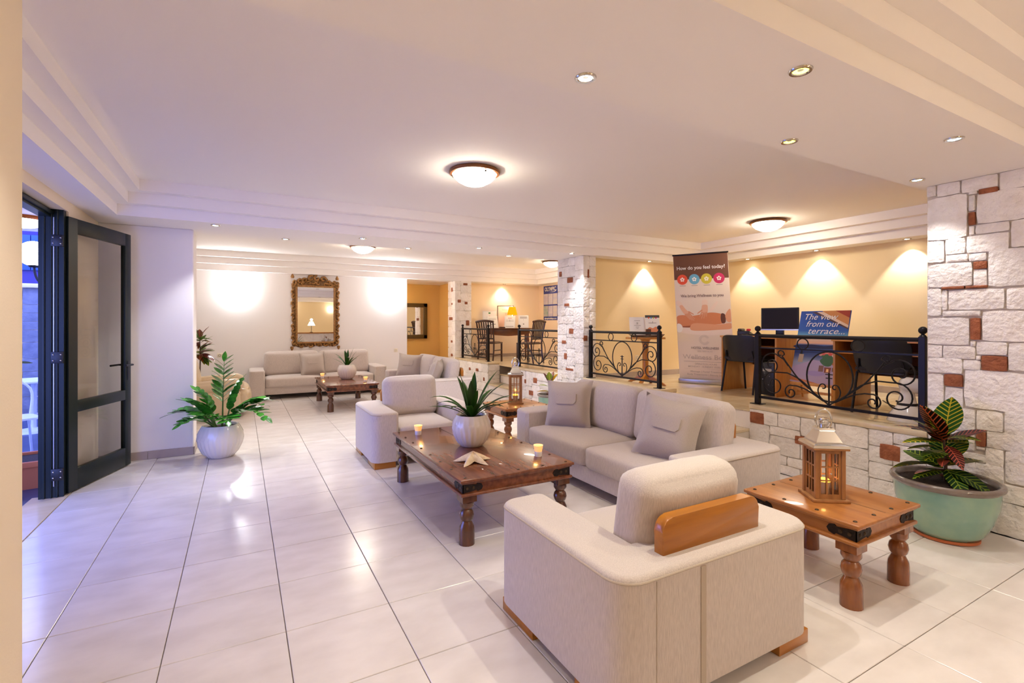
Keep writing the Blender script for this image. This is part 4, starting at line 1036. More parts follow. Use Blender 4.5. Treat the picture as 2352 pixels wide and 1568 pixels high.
# terrace poster on a low easel
PW, PH, LEAN = .585, .905, RAD(16)
t = thing('terrace_poster_board', 'blue terrace poster board reading The view from our terrace', 'poster', (6.0, 3.40, ZP + .205), RAD(-90))
def poster_mat():
    m = bpy.data.materials.new('terrace_print'); m.use_nodes = True; nt = m.node_tree; N = nt.nodes; L = nt.links; b = N['Principled BSDF']; b.inputs['Roughness'].default_value = .35
    tc = N.new('ShaderNodeTexCoord'); sp = N.new('ShaderNodeSeparateXYZ'); L.new(tc.outputs['Object'], sp.inputs[0])
    r = N.new('ShaderNodeValToRGB'); dv = N.new('ShaderNodeMath'); dv.operation = 'DIVIDE'; L.new(sp.outputs[2], dv.inputs[0]); dv.inputs[1].default_value = PH; L.new(dv.outputs[0], r.inputs[0])
    e = r.color_ramp.elements
    stops = [(0, '#c98a5a'), (.10, '#b9a7c4'), (.28, '#9aa4b8'), (.36, '#4a5a86'), (.42, '#24407a'), (.52, '#2a5a9c'), (.545, '#e9b48a'), (.60, '#dcc0a8'), (.64, '#6fb2d0'), (.72, '#2f62b4'), (1, '#2b4fa6')]
    while len(e) < len(stops): e.new(.5)
    for k, (p, c) in enumerate(stops): e[k].position = p; e[k].color = lin(c)
    L.new(r.outputs[0], b.inputs['Base Color']); return m
bd = obj('board', box(-PW / 2, PW / 2, 0, .008, 0, PH), poster_mat(), t, False); bd.rotation_euler = (-LEAN, 0, 0)
def flat(name, pts, col, parent, dy=-.0012, th=.0008):
    if parent.name.startswith('board'): pts = [(u * PW / .6, v if v > .64 else v * PH / .98) for u, v in pts]
    bm = NB(); prism(bm, pts, dy, dy + th, 'y'); return obj(name, bm, mat('print_' + name, col, .6) if isinstance(col, str) else col, parent, False)
flat('print_awning', [(PW / 2, PH), (PW / 2, PH * .80), (-.02, PH * .985), (-.04, PH)], '#d08a4a', bd)
flat('print_awning_edge', [(PW / 2, PH * .80), (PW / 2, PH * .765), (-.10, PH * .985), (-.02, PH * .985)], '#e9cdb0', bd, -.0016)
flat('print_awning_beam', [(PW / 2, PH * .765), (PW / 2, PH * .745), (-.16, PH * .985), (-.11, PH * .985)], '#5a3a34', bd, -.0018)
flat('print_roof_tiles', [(PW / 2, PH), (PW / 2, PH * .9), (.12, PH)], '#a8361c', bd, -.0022)
flat('print_town', spline([(-.3, .50), (-.1, .515), (.05, .50), (.2, .52), (.3, .50), (.3, .47), (0, .46), (-.3, .47)], 3), '#16264f', bd)
for k in range(3): flat('print_balustrade', [(-.3, .40 + .03 * k), (.3, .42 + .03 * k), (.3, .426 + .03 * k), (-.3, .406 + .03 * k)], '#101a36', bd, -.0018)
flat('print_table_cloth', [(-.3, .20), (-.05, .31), (.3, .27), (.3, .0), (-.3, .0)], '#b3a2bd', bd)
flat('print_table_edge', [(-.3, .02), (-.3, .07), (.05, .0), (-.02, .0)], '#c77a44', bd, -.0018)
flat('print_plate', [(.0 + .11 * math.cos(a * PI / 12), .13 + .035 * math.sin(a * PI / 12)) for a in range(24)], '#a493c0', bd, -.0022)
flat('print_cooler', [(-.24, .27), (-.18, .27), (-.175, .38), (-.235, .38)], '#b9a388', bd, -.0018)
flat('print_bottle', [(-.225, .38), (-.195, .38), (-.20, .43), (-.205, .47), (-.215, .47), (-.22, .43)], '#141f24', bd, -.0018)
flat('print_vase', [(.10, .15), (.17, .15), (.175, .22), (.095, .22)], '#8a4a34', bd, -.0026)
flat('print_candle', [(.12, .16), (.15, .16), (.147, .20), (.123, .20)], '#ffcf8c', bd, -.003)
for a, b2, c2, d2 in ((.03, .16, .085, .24), (.185, .17, .22, .22)): flat('print_glass', [(a, b2), (c2, b2), (c2, d2), (a, d2)], '#7d5a50', bd, -.0024)
flat('print_foliage', spline([(.09, .24), (.03, .30), (.06, .345), (.02, .37), (.10, .40), (.17, .41), (.22, .35), (.19, .30), (.16, .24)], 3), '#3f6a44', bd, -.003)
flat('print_chair_back', spline([(.16, .27), (.20, .36), (.27, .39), (.30, .36), (.30, .24)], 4), '#b5603c', bd, -.0024)
for u, v, r_, c_ in ((.06, .40, .03, '#d8655c'), (.10, .42, .032, '#e8897c'), (.145, .40, .032, '#d4584c'), (.19, .38, .03, '#e6d3c0'), (.03, .385, .022, '#e2a08e'), (.155, .425, .024, '#efc0b0')):
    flat('print_blossom', [(u + r_ * (1 + .18 * math.sin(a * 2.5)) * math.cos(a * PI / 8), v + r_ * .8 * math.sin(a * PI / 8)) for a in range(16)], c_, bd, -.0036)
for s, u, v, wd in (('The view', -.05, .825, .39), ('from our', -.01, .735, .40), ('terrace...', .045, .645, .42)): text('lettering', s, .108, M['white'], bd, (u, -.004, v), wd, shear=.28)
e = thing('display_easel', 'light wooden low easel stool holding the terrace poster', 'easel', (6.0, 3.40, ZP), RAD(-90))
obj('ledge', bbox(-.26, .26, -.05, .16, .175, .204, .004), M['desktop'], e)
for s in (-1, 1):
    bm = NB(); tube(bm, [(s * .23, -.03, .18), (s * .25, -.07, 0)], .014, 6); obj('leg', bm, M['desktop'], e)
    bm = NB(); tube(bm, [(s * .23, .14, .18), (s * .25, .2, 0)], .014, 6); obj('leg', bm, M['desktop'], e)
    bm = NB(); tube(bm, [(s * .2, .06, .19), (s * .16, .25, .78)], .011, 6); obj('back_prop', bm, M['desktop'], e)
obj('stretcher', bbox(-.23, .23, .05, .07, .07, .1, .003), M['desktop'], e)

# white figurine beside the stone wall
t = thing('ceramic_figurine', 'white ceramic bird figurine with dark eye behind the near railing', 'figurine', (5.42, 2.22, ZP))
bm = NB(); lathe(bm, [(.0005, 0), (.15, 0), (.155, .02), (.135, .08), (.10, .13), (.075, .165)], 28, caps=False); obj('body', bm, M['pot'], t)
bm = NB(); lathe(bm, [(.077, .163), (.079, .168), (.077, .182), (.073, .186)], 28, caps=False); obj('dark_band', bm, M['black'], t)
bm = NB(); lathe(bm, [(.073, .184), (.058, .25), (.054, .30), (.06, .32)], 28, caps=False); obj('neck', bm, M['pot'], t)
hd = obj('head', pad(.20, .16, .14, .068), M['pot'], t, 60, (.02, -.03, .35), (0, RAD(8), RAD(-50)))
for s in (-1, 1):
    bm = NB(); ball(bm, (.045, s * .078, .022), .012, 10, 6); obj('eye', bm, M['black'], hd)
# cables below the right desk
bm = NB(); tube(bm, spline([(6.5, 2.9, ZP + .03), (6.3, 2.7, ZP + .012), (6.35, 2.5, ZP + .014), (6.2, 2.35, ZP + .012), (6.15, 2.2, ZP + .1), (6.3, 2.1, ZP + .45), (6.33, 2.1, ZP + .7)], 6, False), .007, 6)
tag(obj('power_cable', bm, M['cable']), 'black power cable trailing on the floor under the right desk', 'cable')

# pedestal table with tray and two leaflets
t = thing('pedestal_table', 'light wooden pedestal table with octagonal top behind the middle railing', 'table', (5.33, 5.50, ZP))
M['pine'] = mat('varnished_pine', '#b9772c', .3, col2='#a5661f', nscale=4, stretch=(2, 8, 8), coat=.3)
bm = NB(); prism(bm, [(.31 * math.cos(PI / 8 + k * PI / 4), .31 * math.sin(PI / 8 + k * PI / 4)) for k in range(8)], .69, .715); bev(bm, .006, 2); obj('tabletop', bm, M['pine'], t)
bm = NB(); lathe(bm, [(.05, .08), (.045, .3), (.045, .6), (.07, .67), (.09, .69)], 16); obj('column', bm, M['pine'], t)
for k in range(4):
    a = k * PI / 2 + .5; ca, sa = math.cos(a), math.sin(a)
    bm = NB(); pr = spline([(.03, .17), (.12, .12), (.25, .05), (.31, .0)], 4, False) + [(.27, 0)] + spline([(.22, .03), (.1, .07), (.03, .08)], 4, False)
    prism(bm, pr, -.022, .022, 'y'); bev(bm, .004, 1); obj('foot', bm, M['pine'], t, True, None, (0, 0, a))
TZ = ZP + .715
o = thing('wooden_tray', 'dark wooden tray on the pedestal table', 'tray', (5.32, 5.47, TZ), RAD(-30))
obj('tray_base', bbox(-.2, .2, -.11, .11, 0, .012, .003), M['chairwood'], o)
for s in (-1, 1):
    bm = NB(); prism(bm, [(s * .2, .0), (s * .2 - s * .012, .0), (s * .235, .045), (s * .245, .045)], -.11, .11, 'y'); obj('tray_side', bm, M['chairwood'], o, False)
    obj('tray_rim', bbox(-.2, .2, s * .11 - .006, s * .11 + .006, 0, .03, .002), M['chairwood'], o)
tag(obj('card_box', bbox(-.035, .035, -.025, .025, 0, .11, .003), mat('brown_card', '#5a2c1e', .6), None, True, (5.31, 5.42, TZ + .012), (0, 0, RAD(-30))), 'small brown card box in the wooden tray', 'box')
def stand(name, label, loc, rz, wd, hg, group, head=None, frame=None):
    t = thing(name, label, 'leaflet', loc, rz, group)
    q = bpy.data.objects.new('leaf_tilt', None)
    s = obj('sheet', box(-wd / 2, wd / 2, 0, .004, 0, hg), M['paper'], t, False); s.rotation_euler = (RAD(-12), 0, 0)
    bm = NB(); tube(bm, [(0, .03, hg * .7), (0, .16, 0)], .004, 6); obj('prop', bm, M['alu'], t)
    return t, s
t, s = stand('menu_stand', 'pale grey leaflet stand on the pedestal table', (5.33, 5.66, TZ), RAD(-30), .24, .31, 'leaflet stands on the pedestal table')
for k, (wv, v) in enumerate(((.09, .25), (.03, .22), (.03, .20), (.10, .175), (.05, .15), (.03, .13))): flat('print_line', [(-wv / 2, v), (wv / 2, v), (wv / 2, v + .005), (-wv / 2, v + .005)], M['greytext'], s)
t, s = stand('menu_stand', 'small wellness leaflet stand with coloured dots on the pedestal table', (5.52, 5.53, TZ), RAD(-30), .22, .34, 'leaflet stands on the pedestal table')
flat('print_header', [(-.11, .30), (.11, .30), (.11, .34), (-.11, .34)], '#4a4440', s)
for k, c_ in enumerate(('#e8502a', '#4a90c8', '#b8b42a', '#c82a5a')): flat('print_dot', [(-.055 + .037 * k + .012 * math.cos(a * PI / 8), .297 + .012 * math.sin(a * PI / 8)) for a in range(16)], c_, s, -.002)
flat('print_caption', [(-.06, .215), (.06, .215), (.06, .222), (-.06, .222)], M['greytext'], s)
flat('print_body', spline([(-.10, .10), (-.05, .15), (0, .135), (.05, .16), (.10, .12), (.10, .08), (-.10, .08)], 3), '#d98a62', s)

# roll-up banner
BX, BY_, BA = 6.00, 5.445, math.atan2(-.883, .467)
t = thing('roll_up_banner', 'tall roll-up banner reading How do you feel today', 'banner', (BX, BY_, ZP), BA)
BW, BH = .80, 1.98
SK = -.055
def skew(o, off=0):
    for v in o.data.vertices:
        p = o.matrix_basis @ v.co; p.x += SK * p.z; v.co = o.matrix_basis.inverted() @ p
    return o
body = skew(obj('canvas', box(0, BW, 0, .004, .07, BH), mat('banner_canvas', '#ecdcc8', .6), t, False))
obj('base_cassette', bbox(-.01, BW + .01, -.06, .08, 0, .075, .012, 3), M['alu'], t)
tr = skew(obj('top_rail', bbox(-.008, BW + .008, -.008, .012, BH - .006, BH + .016, .003), M['iron'], t))
def bp(name, pts, col, dy=-.0015): return skew(flat(name, [(min(BW - .004, max(.004, u)), v) for u, v in pts], col, t, dy * .25, .00015))
bp('print_header', [(0, 1.60), (BW, 1.60), (BW, BH - .006), (0, BH - .006)], M['brown'])
for k, c_ in enumerate(('#e8532e', '#6db0cc', '#d3c43a', '#cf2f62')):
    u = .125 + .178 * k; cc = bp('print_circle', [(u + .079 * math.cos(a * PI / 16), 1.60 + .079 * math.sin(a * PI / 16)) for a in range(32)], c_, -.003)
    for q in range(5): bp('print_petal', [(u + .022 * math.cos(q * 1.257 + .3) + .013 * math.cos(a * PI / 5), 1.60 + .022 * math.sin(q * 1.257 + .3) + .013 * math.sin(a * PI / 5)) for a in range(10)], M['white'], -.0042)
    bp('print_caption', [(u - .045, 1.50), (u + .045, 1.50), (u + .045, 1.506), (u - .045, 1.506)], M['greytext'])
def bt(s, u, v, size, wd, m, bold=0): return skew(text('lettering', s, size, m, t, (u, -.0022, v), wd, bold=bold))
bt('How do you feel today?', .40, 1.775, .075, .70, M['white'], .0008); bt('We bring Wellness to you', .40, 1.345, .06, .62, mat('taupe_print', '#7d6353', .7), .0004)
sk1, sk2, sk3 = '#d98a58', '#c8713f', '#e5a67c'
bp('print_sheet', spline([(.0, .80), (.0, .93), (.2, .90), (.5, .86), (.8, .86), (.8, .78), (.4, .74)], 4), '#f3e2d2', -.0018)
bp('print_back', spline([(.01, .95), (.015, 1.03), (.10, 1.05), (.22, 1.035), (.36, 1.055), (.50, 1.085), (.62, 1.075), (.69, 1.045), (.70, .97), (.66, .915), (.45, .90), (.25, .875), (.06, .865), (.012, .88)], 5), sk1, -.0024)
bp('print_shade', spline([(.05, .872), (.20, .885), (.30, .90), (.24, .862), (.12, .858)], 4), '#a85a34', -.003)
bp('print_hair', spline([(.665, 1.07), (.715, 1.05), (.715, .94), (.665, .925), (.65, 1.0)], 4), '#6b3d26', -.003)
bp('print_head', spline([(.715, 1.03), (.745, 1.10), (.79, 1.135), (.795, 1.0), (.79, .945), (.74, .95)], 4), sk3, -.0036)
bp('print_arm', spline([(.20, .845), (.225, .905), (.30, .925), (.45, .915), (.62, .905), (.79, .925), (.79, .845), (.60, .825), (.40, .81), (.24, .812)], 5), sk3, -.0036)
bp('print_towel', spline([(.005, .81), (.01, .91), (.06, .91), (.09, .86), (.075, .80), (.03, .78)], 4), M['white'], -.0042)
def finger(p, q, w0=.011, w1=.007, col=sk3, dy=-.0054):
    a = math.degrees(math.atan2(q[1] - p[1], q[0] - p[0])); bp('print_finger', arc(p[0], p[1], w0, a + 90, a + 270, 4) + arc(q[0], q[1], w1, a - 90, a + 90, 4), col, dy)
hand = '#e8b591'
bp('print_forearm', spline([(.0, 1.24), (.05, 1.28), (.115, 1.20), (.075, 1.165)], 4), '#efd6bf', -.0042)
bp('print_hand', spline([(.06, 1.185), (.10, 1.205), (.15, 1.14), (.205, 1.085), (.195, 1.05), (.145, 1.05), (.10, 1.10)], 5), hand, -.0048)
for p, q in (((.142, 1.06), (.205, .985)), ((.162, 1.062), (.236, .972)), ((.181, 1.068), (.264, .968)), ((.196, 1.08), (.277, .992)), ((.195, 1.10), (.262, 1.062))): finger(p, q, col='#dd9c74')
bp('print_forearm', spline([(.40, 1.27), (.47, 1.275), (.472, 1.19), (.40, 1.19)], 4), '#efd6bf', -.0042)
bp('print_forearm', spline([(.50, 1.13), (.60, 1.25), (.62, 1.22), (.53, 1.10)], 4), '#f0dac6', -.0026)
bp('print_hand', spline([(.402, 1.20), (.468, 1.20), (.476, 1.14), (.462, 1.08), (.405, 1.07), (.38, 1.11), (.388, 1.16)], 5), hand, -.0048)
for p, q in (((.388, 1.088), (.352, 1.03)), ((.41, 1.08), (.376, .998)), ((.433, 1.08), (.410, 1.0)), ((.454, 1.085), (.448, 1.028)), ((.388, 1.12), (.325, 1.075))): finger(p, q, col='#dd9c74')
bt('HOTEL WELLNESS', .40, .545, .045, .40, M['greytext'], .0006); bt('SPA SERVICES', .40, .495, .026, .22, M['palegrey'])
for q in range(3): skew(flat('print_emblem', [(.40 + (.05 + .012 * q) * math.cos(a * PI / 14) * (1 if True else 0), .67 + (.05 + .012 * q) * math.sin(a * PI / 14)) for a in range(2, 27)] + [(.40 + (.046 + .012 * q) * math.cos(a * PI / 14), .67 + (.046 + .012 * q) * math.sin(a * PI / 14)) for a in range(26, 1, -1)], M['palegrey'], t))
bt('Wellness Bo', .36, .405, .10, .58, M['palegrey']); bp('print_rule', [(.08, .335), (.74, .335), (.74, .339), (.08, .339)], M['greytext']); bp('print_rule', [(.08, .225), (.74, .225), (.74, .227), (.08, .227)], M['palegrey'])
bt('OPERATION HOURS', .40, .30, .036, .32, M['palegrey'], .0006); bt('MONDAY - SUNDAY 10:00-19:00', .42, .258, .036, .56, M['palegrey'], .0006)
bt('Massage | Facial Treatments', .42, .185, .036, .50, M['palegrey'], .0006); bt('Body Treatments | Beauty Services', .42, .14, .036, .60, M['palegrey'], .0006)

# wall sockets
def socket(label, loc, rz, n=1, dark=False):
    t = thing('wall_socket', label, 'socket', loc, rz, 'white wall sockets')
    obj('cover_plate', bbox(-.042 * n, .042 * n, -.012, 0, -.042, .042, .003), M['ivory'], t)
    for k in range(n):
        bm = NB(); lathe(bm, [(.024, .0122), (.024, .013), (.019, .013), (.018, .004), (.0005, .004)], 16, caps=False)
        h = obj('plug_hole', bm, M['alu'] if n == 1 else M['black'], t, True, (-.042 * (n - 1) + .084 * k, 0, 0), (RAD(90), 0, 0))
socket('double cream socket on the rear wall beside the croton', (-.336, YB, .84), 0, 2)
socket('single white socket on the rear wall beside the corridor', (3.235, YB, .85), 0)
socket('white socket behind the pedestal table, left one', (5.98, YF, ZP + .33), 0); socket('white socket behind the pedestal table, right one', (6.12, YF, ZP + .33), 0)
# ================================================================== GLASS DOOR
DH = 2.425
hx, hy, tx, ty = -1.335, 5.62, -1.038, 6.50
ang = math.atan2(ty - hy, tx - hx); DL = math.hypot(tx - hx, ty - hy)
def leaf(name, L, loc, rz):
    d = obj(name, box(0, .115, -.022, .022, .012, DH), M['door'], None, False); d.location = loc; d.rotation_euler = (0, 0, rz); d['kind'] = 'structure'
    obj('stile', bbox(L - .10, L, -.022, .022, .012, DH, .004), M['door'], d)
    obj('top_rail', bbox(.11, L - .095, -.022, .022, DH - .13, DH, .004), M['door'], d)
    obj('middle_rail', bbox(.11, L - .095, -.022, .022, .70, .80, .004), M['door'], d)
    obj('bottom_rail', bbox(.11, L - .095, -.022, .022, .012, .20, .004), M['door'], d)
    for za, zb in ((.80, DH - .13), (.20, .70)):
        bm = NB(); bm.faces.new([bm.verts.new(p) for p in ((.11, 0, za), (L - .095, 0, za), (L - .095, 0, zb), (.11, 0, zb))]); obj('glass_pane', bm, M['glass'], d, False)
    return d
dr = leaf('door_1', DL, (hx, hy, 0), ang)
for s in (-1, 1):
    bm = NB(); tube(bm, [(DL - .05, s * .022, 1.06), (DL - .05, s * .065, 1.06), (DL - .18, s * .07, 1.06)], .010, 8); obj('lever_handle', bm, M['black'], dr)
    obj('handle_plate', bbox(DL - .07, DL - .03, min(s * .022, s * .028), max(s * .022, s * .028), .90, 1.10, .003), M['black'], dr)
# the jamb and head of the opening
jm = struct('trim_10', box(-1.50, -1.335, 5.565, 5.635, 0, 2.468), M['door'])
for k, (a, b) in enumerate(((-1.47, -1.455), (-1.42, -1.41), (-1.385, -1.37))): obj('bead', bbox(a, b, 5.553, 5.567, 0, 2.46, .003, 1), M['door'], jm)
obj('weather_strip', bbox(-1.402, -1.395, 5.555, 5.566, .1, 2.4, .001, 1), M['alu'], jm)
for z in (.20, 1.20, 2.20):
    hg = obj('hinge', bbox(-1.415, -1.335, 5.545, 5.562, z - .05, z + .05, .003), M['black'], jm)
    for q in (-.025, .025):
        bm = NB(); ball(bm, (-1.40, 5.546, z + q), .007, 8, 6); obj('hinge_screw', bm, M['chrome'], hg)
        bm = NB(); ball(bm, (-1.35, 5.546, z + q), .007, 8, 6); obj('hinge_screw', bm, M['chrome'], hg)
hd = struct('trim_11', box(-1.50, -1.42, 3.2, 5.565, 2.40, 2.468), M['door'])
obj('bead', bbox(-1.418, -1.40, 3.2, 5.565, 2.42, 2.45, .003, 1), M['door'], hd)
struct('trim_12', bbox(-1.56, -1.31, 3.2, 5.64, -.004, .004, .002, 1), M['marble'])

# ================================================================== MIRRORS
mr = thing('carved_mirror', 'tall mirror in a carved gilt scrollwork frame on the rear wall', 'mirror', (1.445, YB, .95))
obj('glass', box(-.375, .375, -.045, -.03, .14, 1.33), M['mirror'], mr, False)
obj('backing', box(-.40, .40, -.03, -.002, .12, 1.36), M['gilt'], mr, False)
for a, b, c_, d in ((-.41, -.37, .10, 1.37), (.37, .41, .10, 1.37)): obj('inner_moulding', bbox(a, b, -.065, -.02, c_, d, .008, 2), M['gilt'], mr)
for c_, d in ((.10, .14), (1.33, 1.37)): obj('inner_moulding', bbox(-.41, .41, -.065, -.02, c_, d, .008, 2), M['gilt'], mr)
cr = random.Random(4)
bm = NB()
wv = lambda k: .012 * math.sin(k * 2.2)
side = [(.478 + wv(k), .06 + 1.36 * k / 22) for k in range(23)]
crest = [(.44 - .88 * k / 24, 1.47 + .075 * math.exp(-((k - 12) / 6.5) ** 2) + .018 * math.sin(k * 1.9)) for k in range(25)]
foot = [(-.44 + .88 * k / 20, .035 + .014 * math.sin(k * 2.0)) for k in range(21)]
out = side + crest + [(-x, z) for x, z in side[::-1]] + foot
inn = [(.40, .11), (.40, 1.36), (-.40, 1.36), (-.40, .11)]
A = [bm.verts.new((u, -.012, v)) for u, v in out]; n = len(A)
def inner_of(u, v): return (max(-.395, min(.395, u)), max(.115, min(1.355, v)))
B = [bm.verts.new((inner_of(*p)[0], -.03, inner_of(*p)[1])) for p in out]; D = [bm.verts.new((u, -.001, v)) for u, v in out]
for i in range(n):
    j = (i + 1) % n
    bm.faces.new((A[i], A[j], B[j], B[i])); bm.faces.new((D[i], D[j], A[j], A[i]))
obj('carved_ground', bm, mat('carved_ground_wood', '#7d5426', .6), mr, False)
def acanthus(cx, cz, R, a0, flip):
    """a fat curling leaf: thick tapered spiral with ribbed lobes"""
    bm = NB(); sp = spiral(0, 0, R, R * .22, a0, a0 + flip * 330, 18)
    tube(bm, [(u, -.03 - .022 * math.sin(k / 19 * PI), v) for k, (u, v) in enumerate(sp)], [R * .42 * (1 - .5 * k / 18) for k in range(19)], 7)
    for k in range(0, 15, 3):
        u, v = sp[k]; s = R * .40 * (1 - k / 30); ball(bm, (u * 1.18, -.028, v * 1.18), s, 8, 6, .9)
    return obj('acanthus_scroll', bm, M['gilt'], mr, 70, (cx, 0, cz))
for s in (-1, 1):
    for k in range(11):
        z = .12 + 1.24 * k / 10; acanthus(s * (.440 + .014 * (k % 2)), z, .044 + .008 * cr.random(), 90 + 180 * (k % 2), s * (1 if k % 2 else -1))
for k in range(9): acanthus(-.38 + .76 * k / 8, .065 + .012 * math.cos(k * PI), .042, 180 * (k % 2), 1 if k < 4.5 else -1)
for u, z, R in ((-.44, 1.43, .06), (-.33, 1.45, .06), (-.22, 1.48, .066), (-.10, 1.52, .07), (.03, 1.53, .072), (.15, 1.51, .068), (.26, 1.46, .06), (.36, 1.43, .055), (.45, 1.44, .06), (-.14, 1.42, .045), (.05, 1.42, .05), (.2, 1.40, .045), (-.27, 1.40, .04), (-.04, 1.45, .045), (-.38, 1.39, .04), (.31, 1.39, .04)): acanthus(u, z, R, cr.uniform(0, 360), cr.choice((-1, 1)))
for u, z in ((-.47, 1.54), (.45, 1.53), (-.48, .06), (.48, .06)):
    bm = NB(); lathe(bm, [(.03, 0), (.036, .03), (.02, .07), (.001, .10)], 8, caps=False); obj('leaf_tip', bm, M['gilt'], mr, True, (u, -.03, z - .02), (0, 0 if z > 1 else PI, 0))

t = thing('framed_mirror', 'dark gilt framed mirror on the ochre corridor wall', 'mirror', (3.98, 13.1, 1.07))
for a, b, c_, d in ((-.55, -.44, 0, .97), (.44, .55, 0, .97), (-.55, .55, 0, .11), (-.55, .55, .86, .97)): obj('frame', bbox(a, b, -.045, -.001, c_, d, .012, 2), M['darkframe'], t)
obj('glass', box(-.45, .45, -.02, -.01, .1, .87), M['mirror'], t, False)

# ================================================================== WRITING ALCOVE
def slat_chair(label, loc, rz):
    t = thing('slat_back_chair', label, 'chair', loc, rz, 'dark slat-back chairs'); m = M['chairwood']
    obj('seat', pad(.46, .44, .04, .015), m, t, 60, (0, 0, .455))
    bm = NB(); prism(bm, rrect(-.19, .19, -.18, .18, .06), .474, .485); obj('seat_pad', bm, mat('brown_leather_pad', '#6a3f28', .45), t)
    for s in (-1, 1):
        obj('leg', bbox(s * .205 - .018, s * .205 + .018, -.215, -.18, 0, .44, .003), m, t)
        bm = NB(); tube(bm, [(s * .2, .26, 0), (s * .2, .21, .25), (s * .2, .20, .46), (s * .205, .235, .70), (s * .22, .285, .95)], [.019, .019, .02, .019, .018], 8); obj('leg', bm, m, t)
        for z in (.17, .28): obj('stretcher', bbox(s * .205 - .009, s * .205 + .009, -.18, .21, z - .012, z + .012, .002, 1), m, t)
    for z in (.2,): obj('stretcher', bbox(-.2, .2, .2, .22, z - .012, z + .012, .002, 1), m, t)
    bm = NB(); tube(bm, [(u, .285 - .25 * (u * u - .05), .95 + .03 * math.cos(u / .22 * 1.4)) for u in [-.235 + .47 * k / 10 for k in range(11)]], .028, 8); obj('crest_rail', bm, m, t)
    bm = NB(); tube(bm, [(-.2, .215, .56), (.2, .215, .56)], .017, 8); obj('lower_rail', bm, m, t)
    for k in range(6):
        u = -.155 + .31 * k / 5; bm = NB(); tube(bm, [(u * .85, .215, .56), (u * .95, .24, .75), (u, .285, .95)], .016, 6); obj('slat', bm, m, t)
    return t
slat_chair('dark slat-back chair in front of the writing table, left of the steps', (5.24, 10.57, ZP), RAD(-54 + 180))
slat_chair('dark slat-back chair at the right end of the writing table by the poster', (5.90, 9.84, ZP), RAD(22 + 180))
WT = ZP + .80
t = thing('writing_table', 'cherry-wood writing table with scalloped apron in the alcove', 'table', (6.04, 11.20, ZP), RAD(-24))
obj('tabletop', bbox(-.62, .62, -.34, .34, .775, .80, .006), M['cherry'], t)
obj('apron', bbox(-.56, .56, -.29, .29, .66, .775, .004), M['cherry'], t)
bm = NB(); prism(bm, [(-.5, .66), (.5, .66), (.44, .635), (.3, .62), (.1, .605), (0, .60), (-.1, .605), (-.3, .62), (-.44, .635)], -.292, -.275, 'y'); obj('scalloped_edge', bm, M['cherry'], t, False)
bm = NB(); ball(bm, (.3, -.297, .715), .014, 10, 6); obj('knob', bm, M['iron'], t)
for sx in (-1, 1):
    for sy in (-1, 1):
        bm = NB(); lathe(bm, [(.028, .66), (.034, .62), (.026, .58), (.036, .50), (.03, .3), (.02, .16), (.028, .14), (.02, .12), (.028, .1), (.022, .03), (.022, 0)], 14, sx * .51, sy * .25); obj('leg', bm, M['cherry'], t)
def frame_stand(label, loc, rz, wd, hg, fm, pm, lines, tilt=14):
    t = thing('document_frame', label, 'picture frame', loc, rz, 'framed notices on the writing table')
    f = obj('frame', bbox(-wd / 2, wd / 2, 0, .015, 0, hg, .003), fm, t); f.rotation_euler = (RAD(-tilt), 0, 0)
    s = flat('notice', [(-wd / 2 + .018, .018), (wd / 2 - .018, .018), (wd / 2 - .018, hg - .018), (-wd / 2 + .018, hg - .018)], pm, f)
    for (a, z, th, c_) in lines: flat('print_line', [(-a / 2, z), (a / 2, z), (a / 2, z + th), (-a / 2, z + th)], c_, s, -.0022)
    bm = NB(); tube(bm, [(0, .04, hg * .65), (0, .05 + hg * .35, .003)], .004, 6); obj('prop', bm, M['alu'], t)
    return t
wf = mat('white_frame', '#e6dfd8', .4); R_ = RAD(-24)
def onT(u, v): c_, s_ = math.cos(R_), math.sin(R_); return (6.04 + u * c_ - v * s_, 11.20 + u * s_ + v * c_, WT)
frame_stand('white framed notice at the left front of the writing table', onT(-.36, -.12), RAD(-10), .28, .34, wf, M['paper'], [(.14, .10, .014, M['black']), (.2, .27, .005, M['greytext']), (.2, .25, .005, M['greytext']), (.2, .23, .005, M['greytext'])], 24)
frame_stand('white framed notice with a red heading in the middle of the writing table', onT(.05, -.14), RAD(-34), .28, .34, wf, M['paper'], [(.1, .27, .012, '#c8503c'), (.2, .22, .005, M['greytext']), (.2, .19, .005, M['greytext']), (.2, .04, .012, M['greytext'])], 24)
frame_stand('white framed notice with a bold heading at the right of the writing table', onT(.42, -.08), RAD(-26), .27, .34, wf, M['paper'], [(.18, .285, .013, M['greytext']), (.18, .255, .013, M['greytext']), (.03, .09, .03, M['greytext'])])
frame_stand('white certificate frame with a green mark behind the left notice', onT(-.45, .12), RAD(-24), .36, .46, wf, M['paper'], [(.05, .38, .04, '#3c7a3c'), (.03, .30, .03, '#c8504a')])
frame_stand('dark wooden certificate frame standing behind the yellow lamp', onT(-.02, .2), RAD(-24), .44, .60, M['chairwood'], mat('pink_certificate', '#f0d0c0', .6), [(.2, .48, .01, '#c8705c')], 10)
tag(obj('card_tray', bbox(-.07, .07, -.03, .03, 0, .03, .003), M['chairwood'], None, True, onT(-.14, -.24), (0, 0, R_)), 'small dark card tray at the front edge of the writing table', 'tray')
t = thing('table_lamp', 'yellow-shaded table lamp glowing on the writing table', 'lamp', onT(.14, .08))
bm = NB(); lathe(bm, [(.06, 0), (.06, .015), (.02, .03), (.03, .08), (.02, .16), (.012, .3), (.012, .36)], 16); obj('base', bm, M['pot'], t)
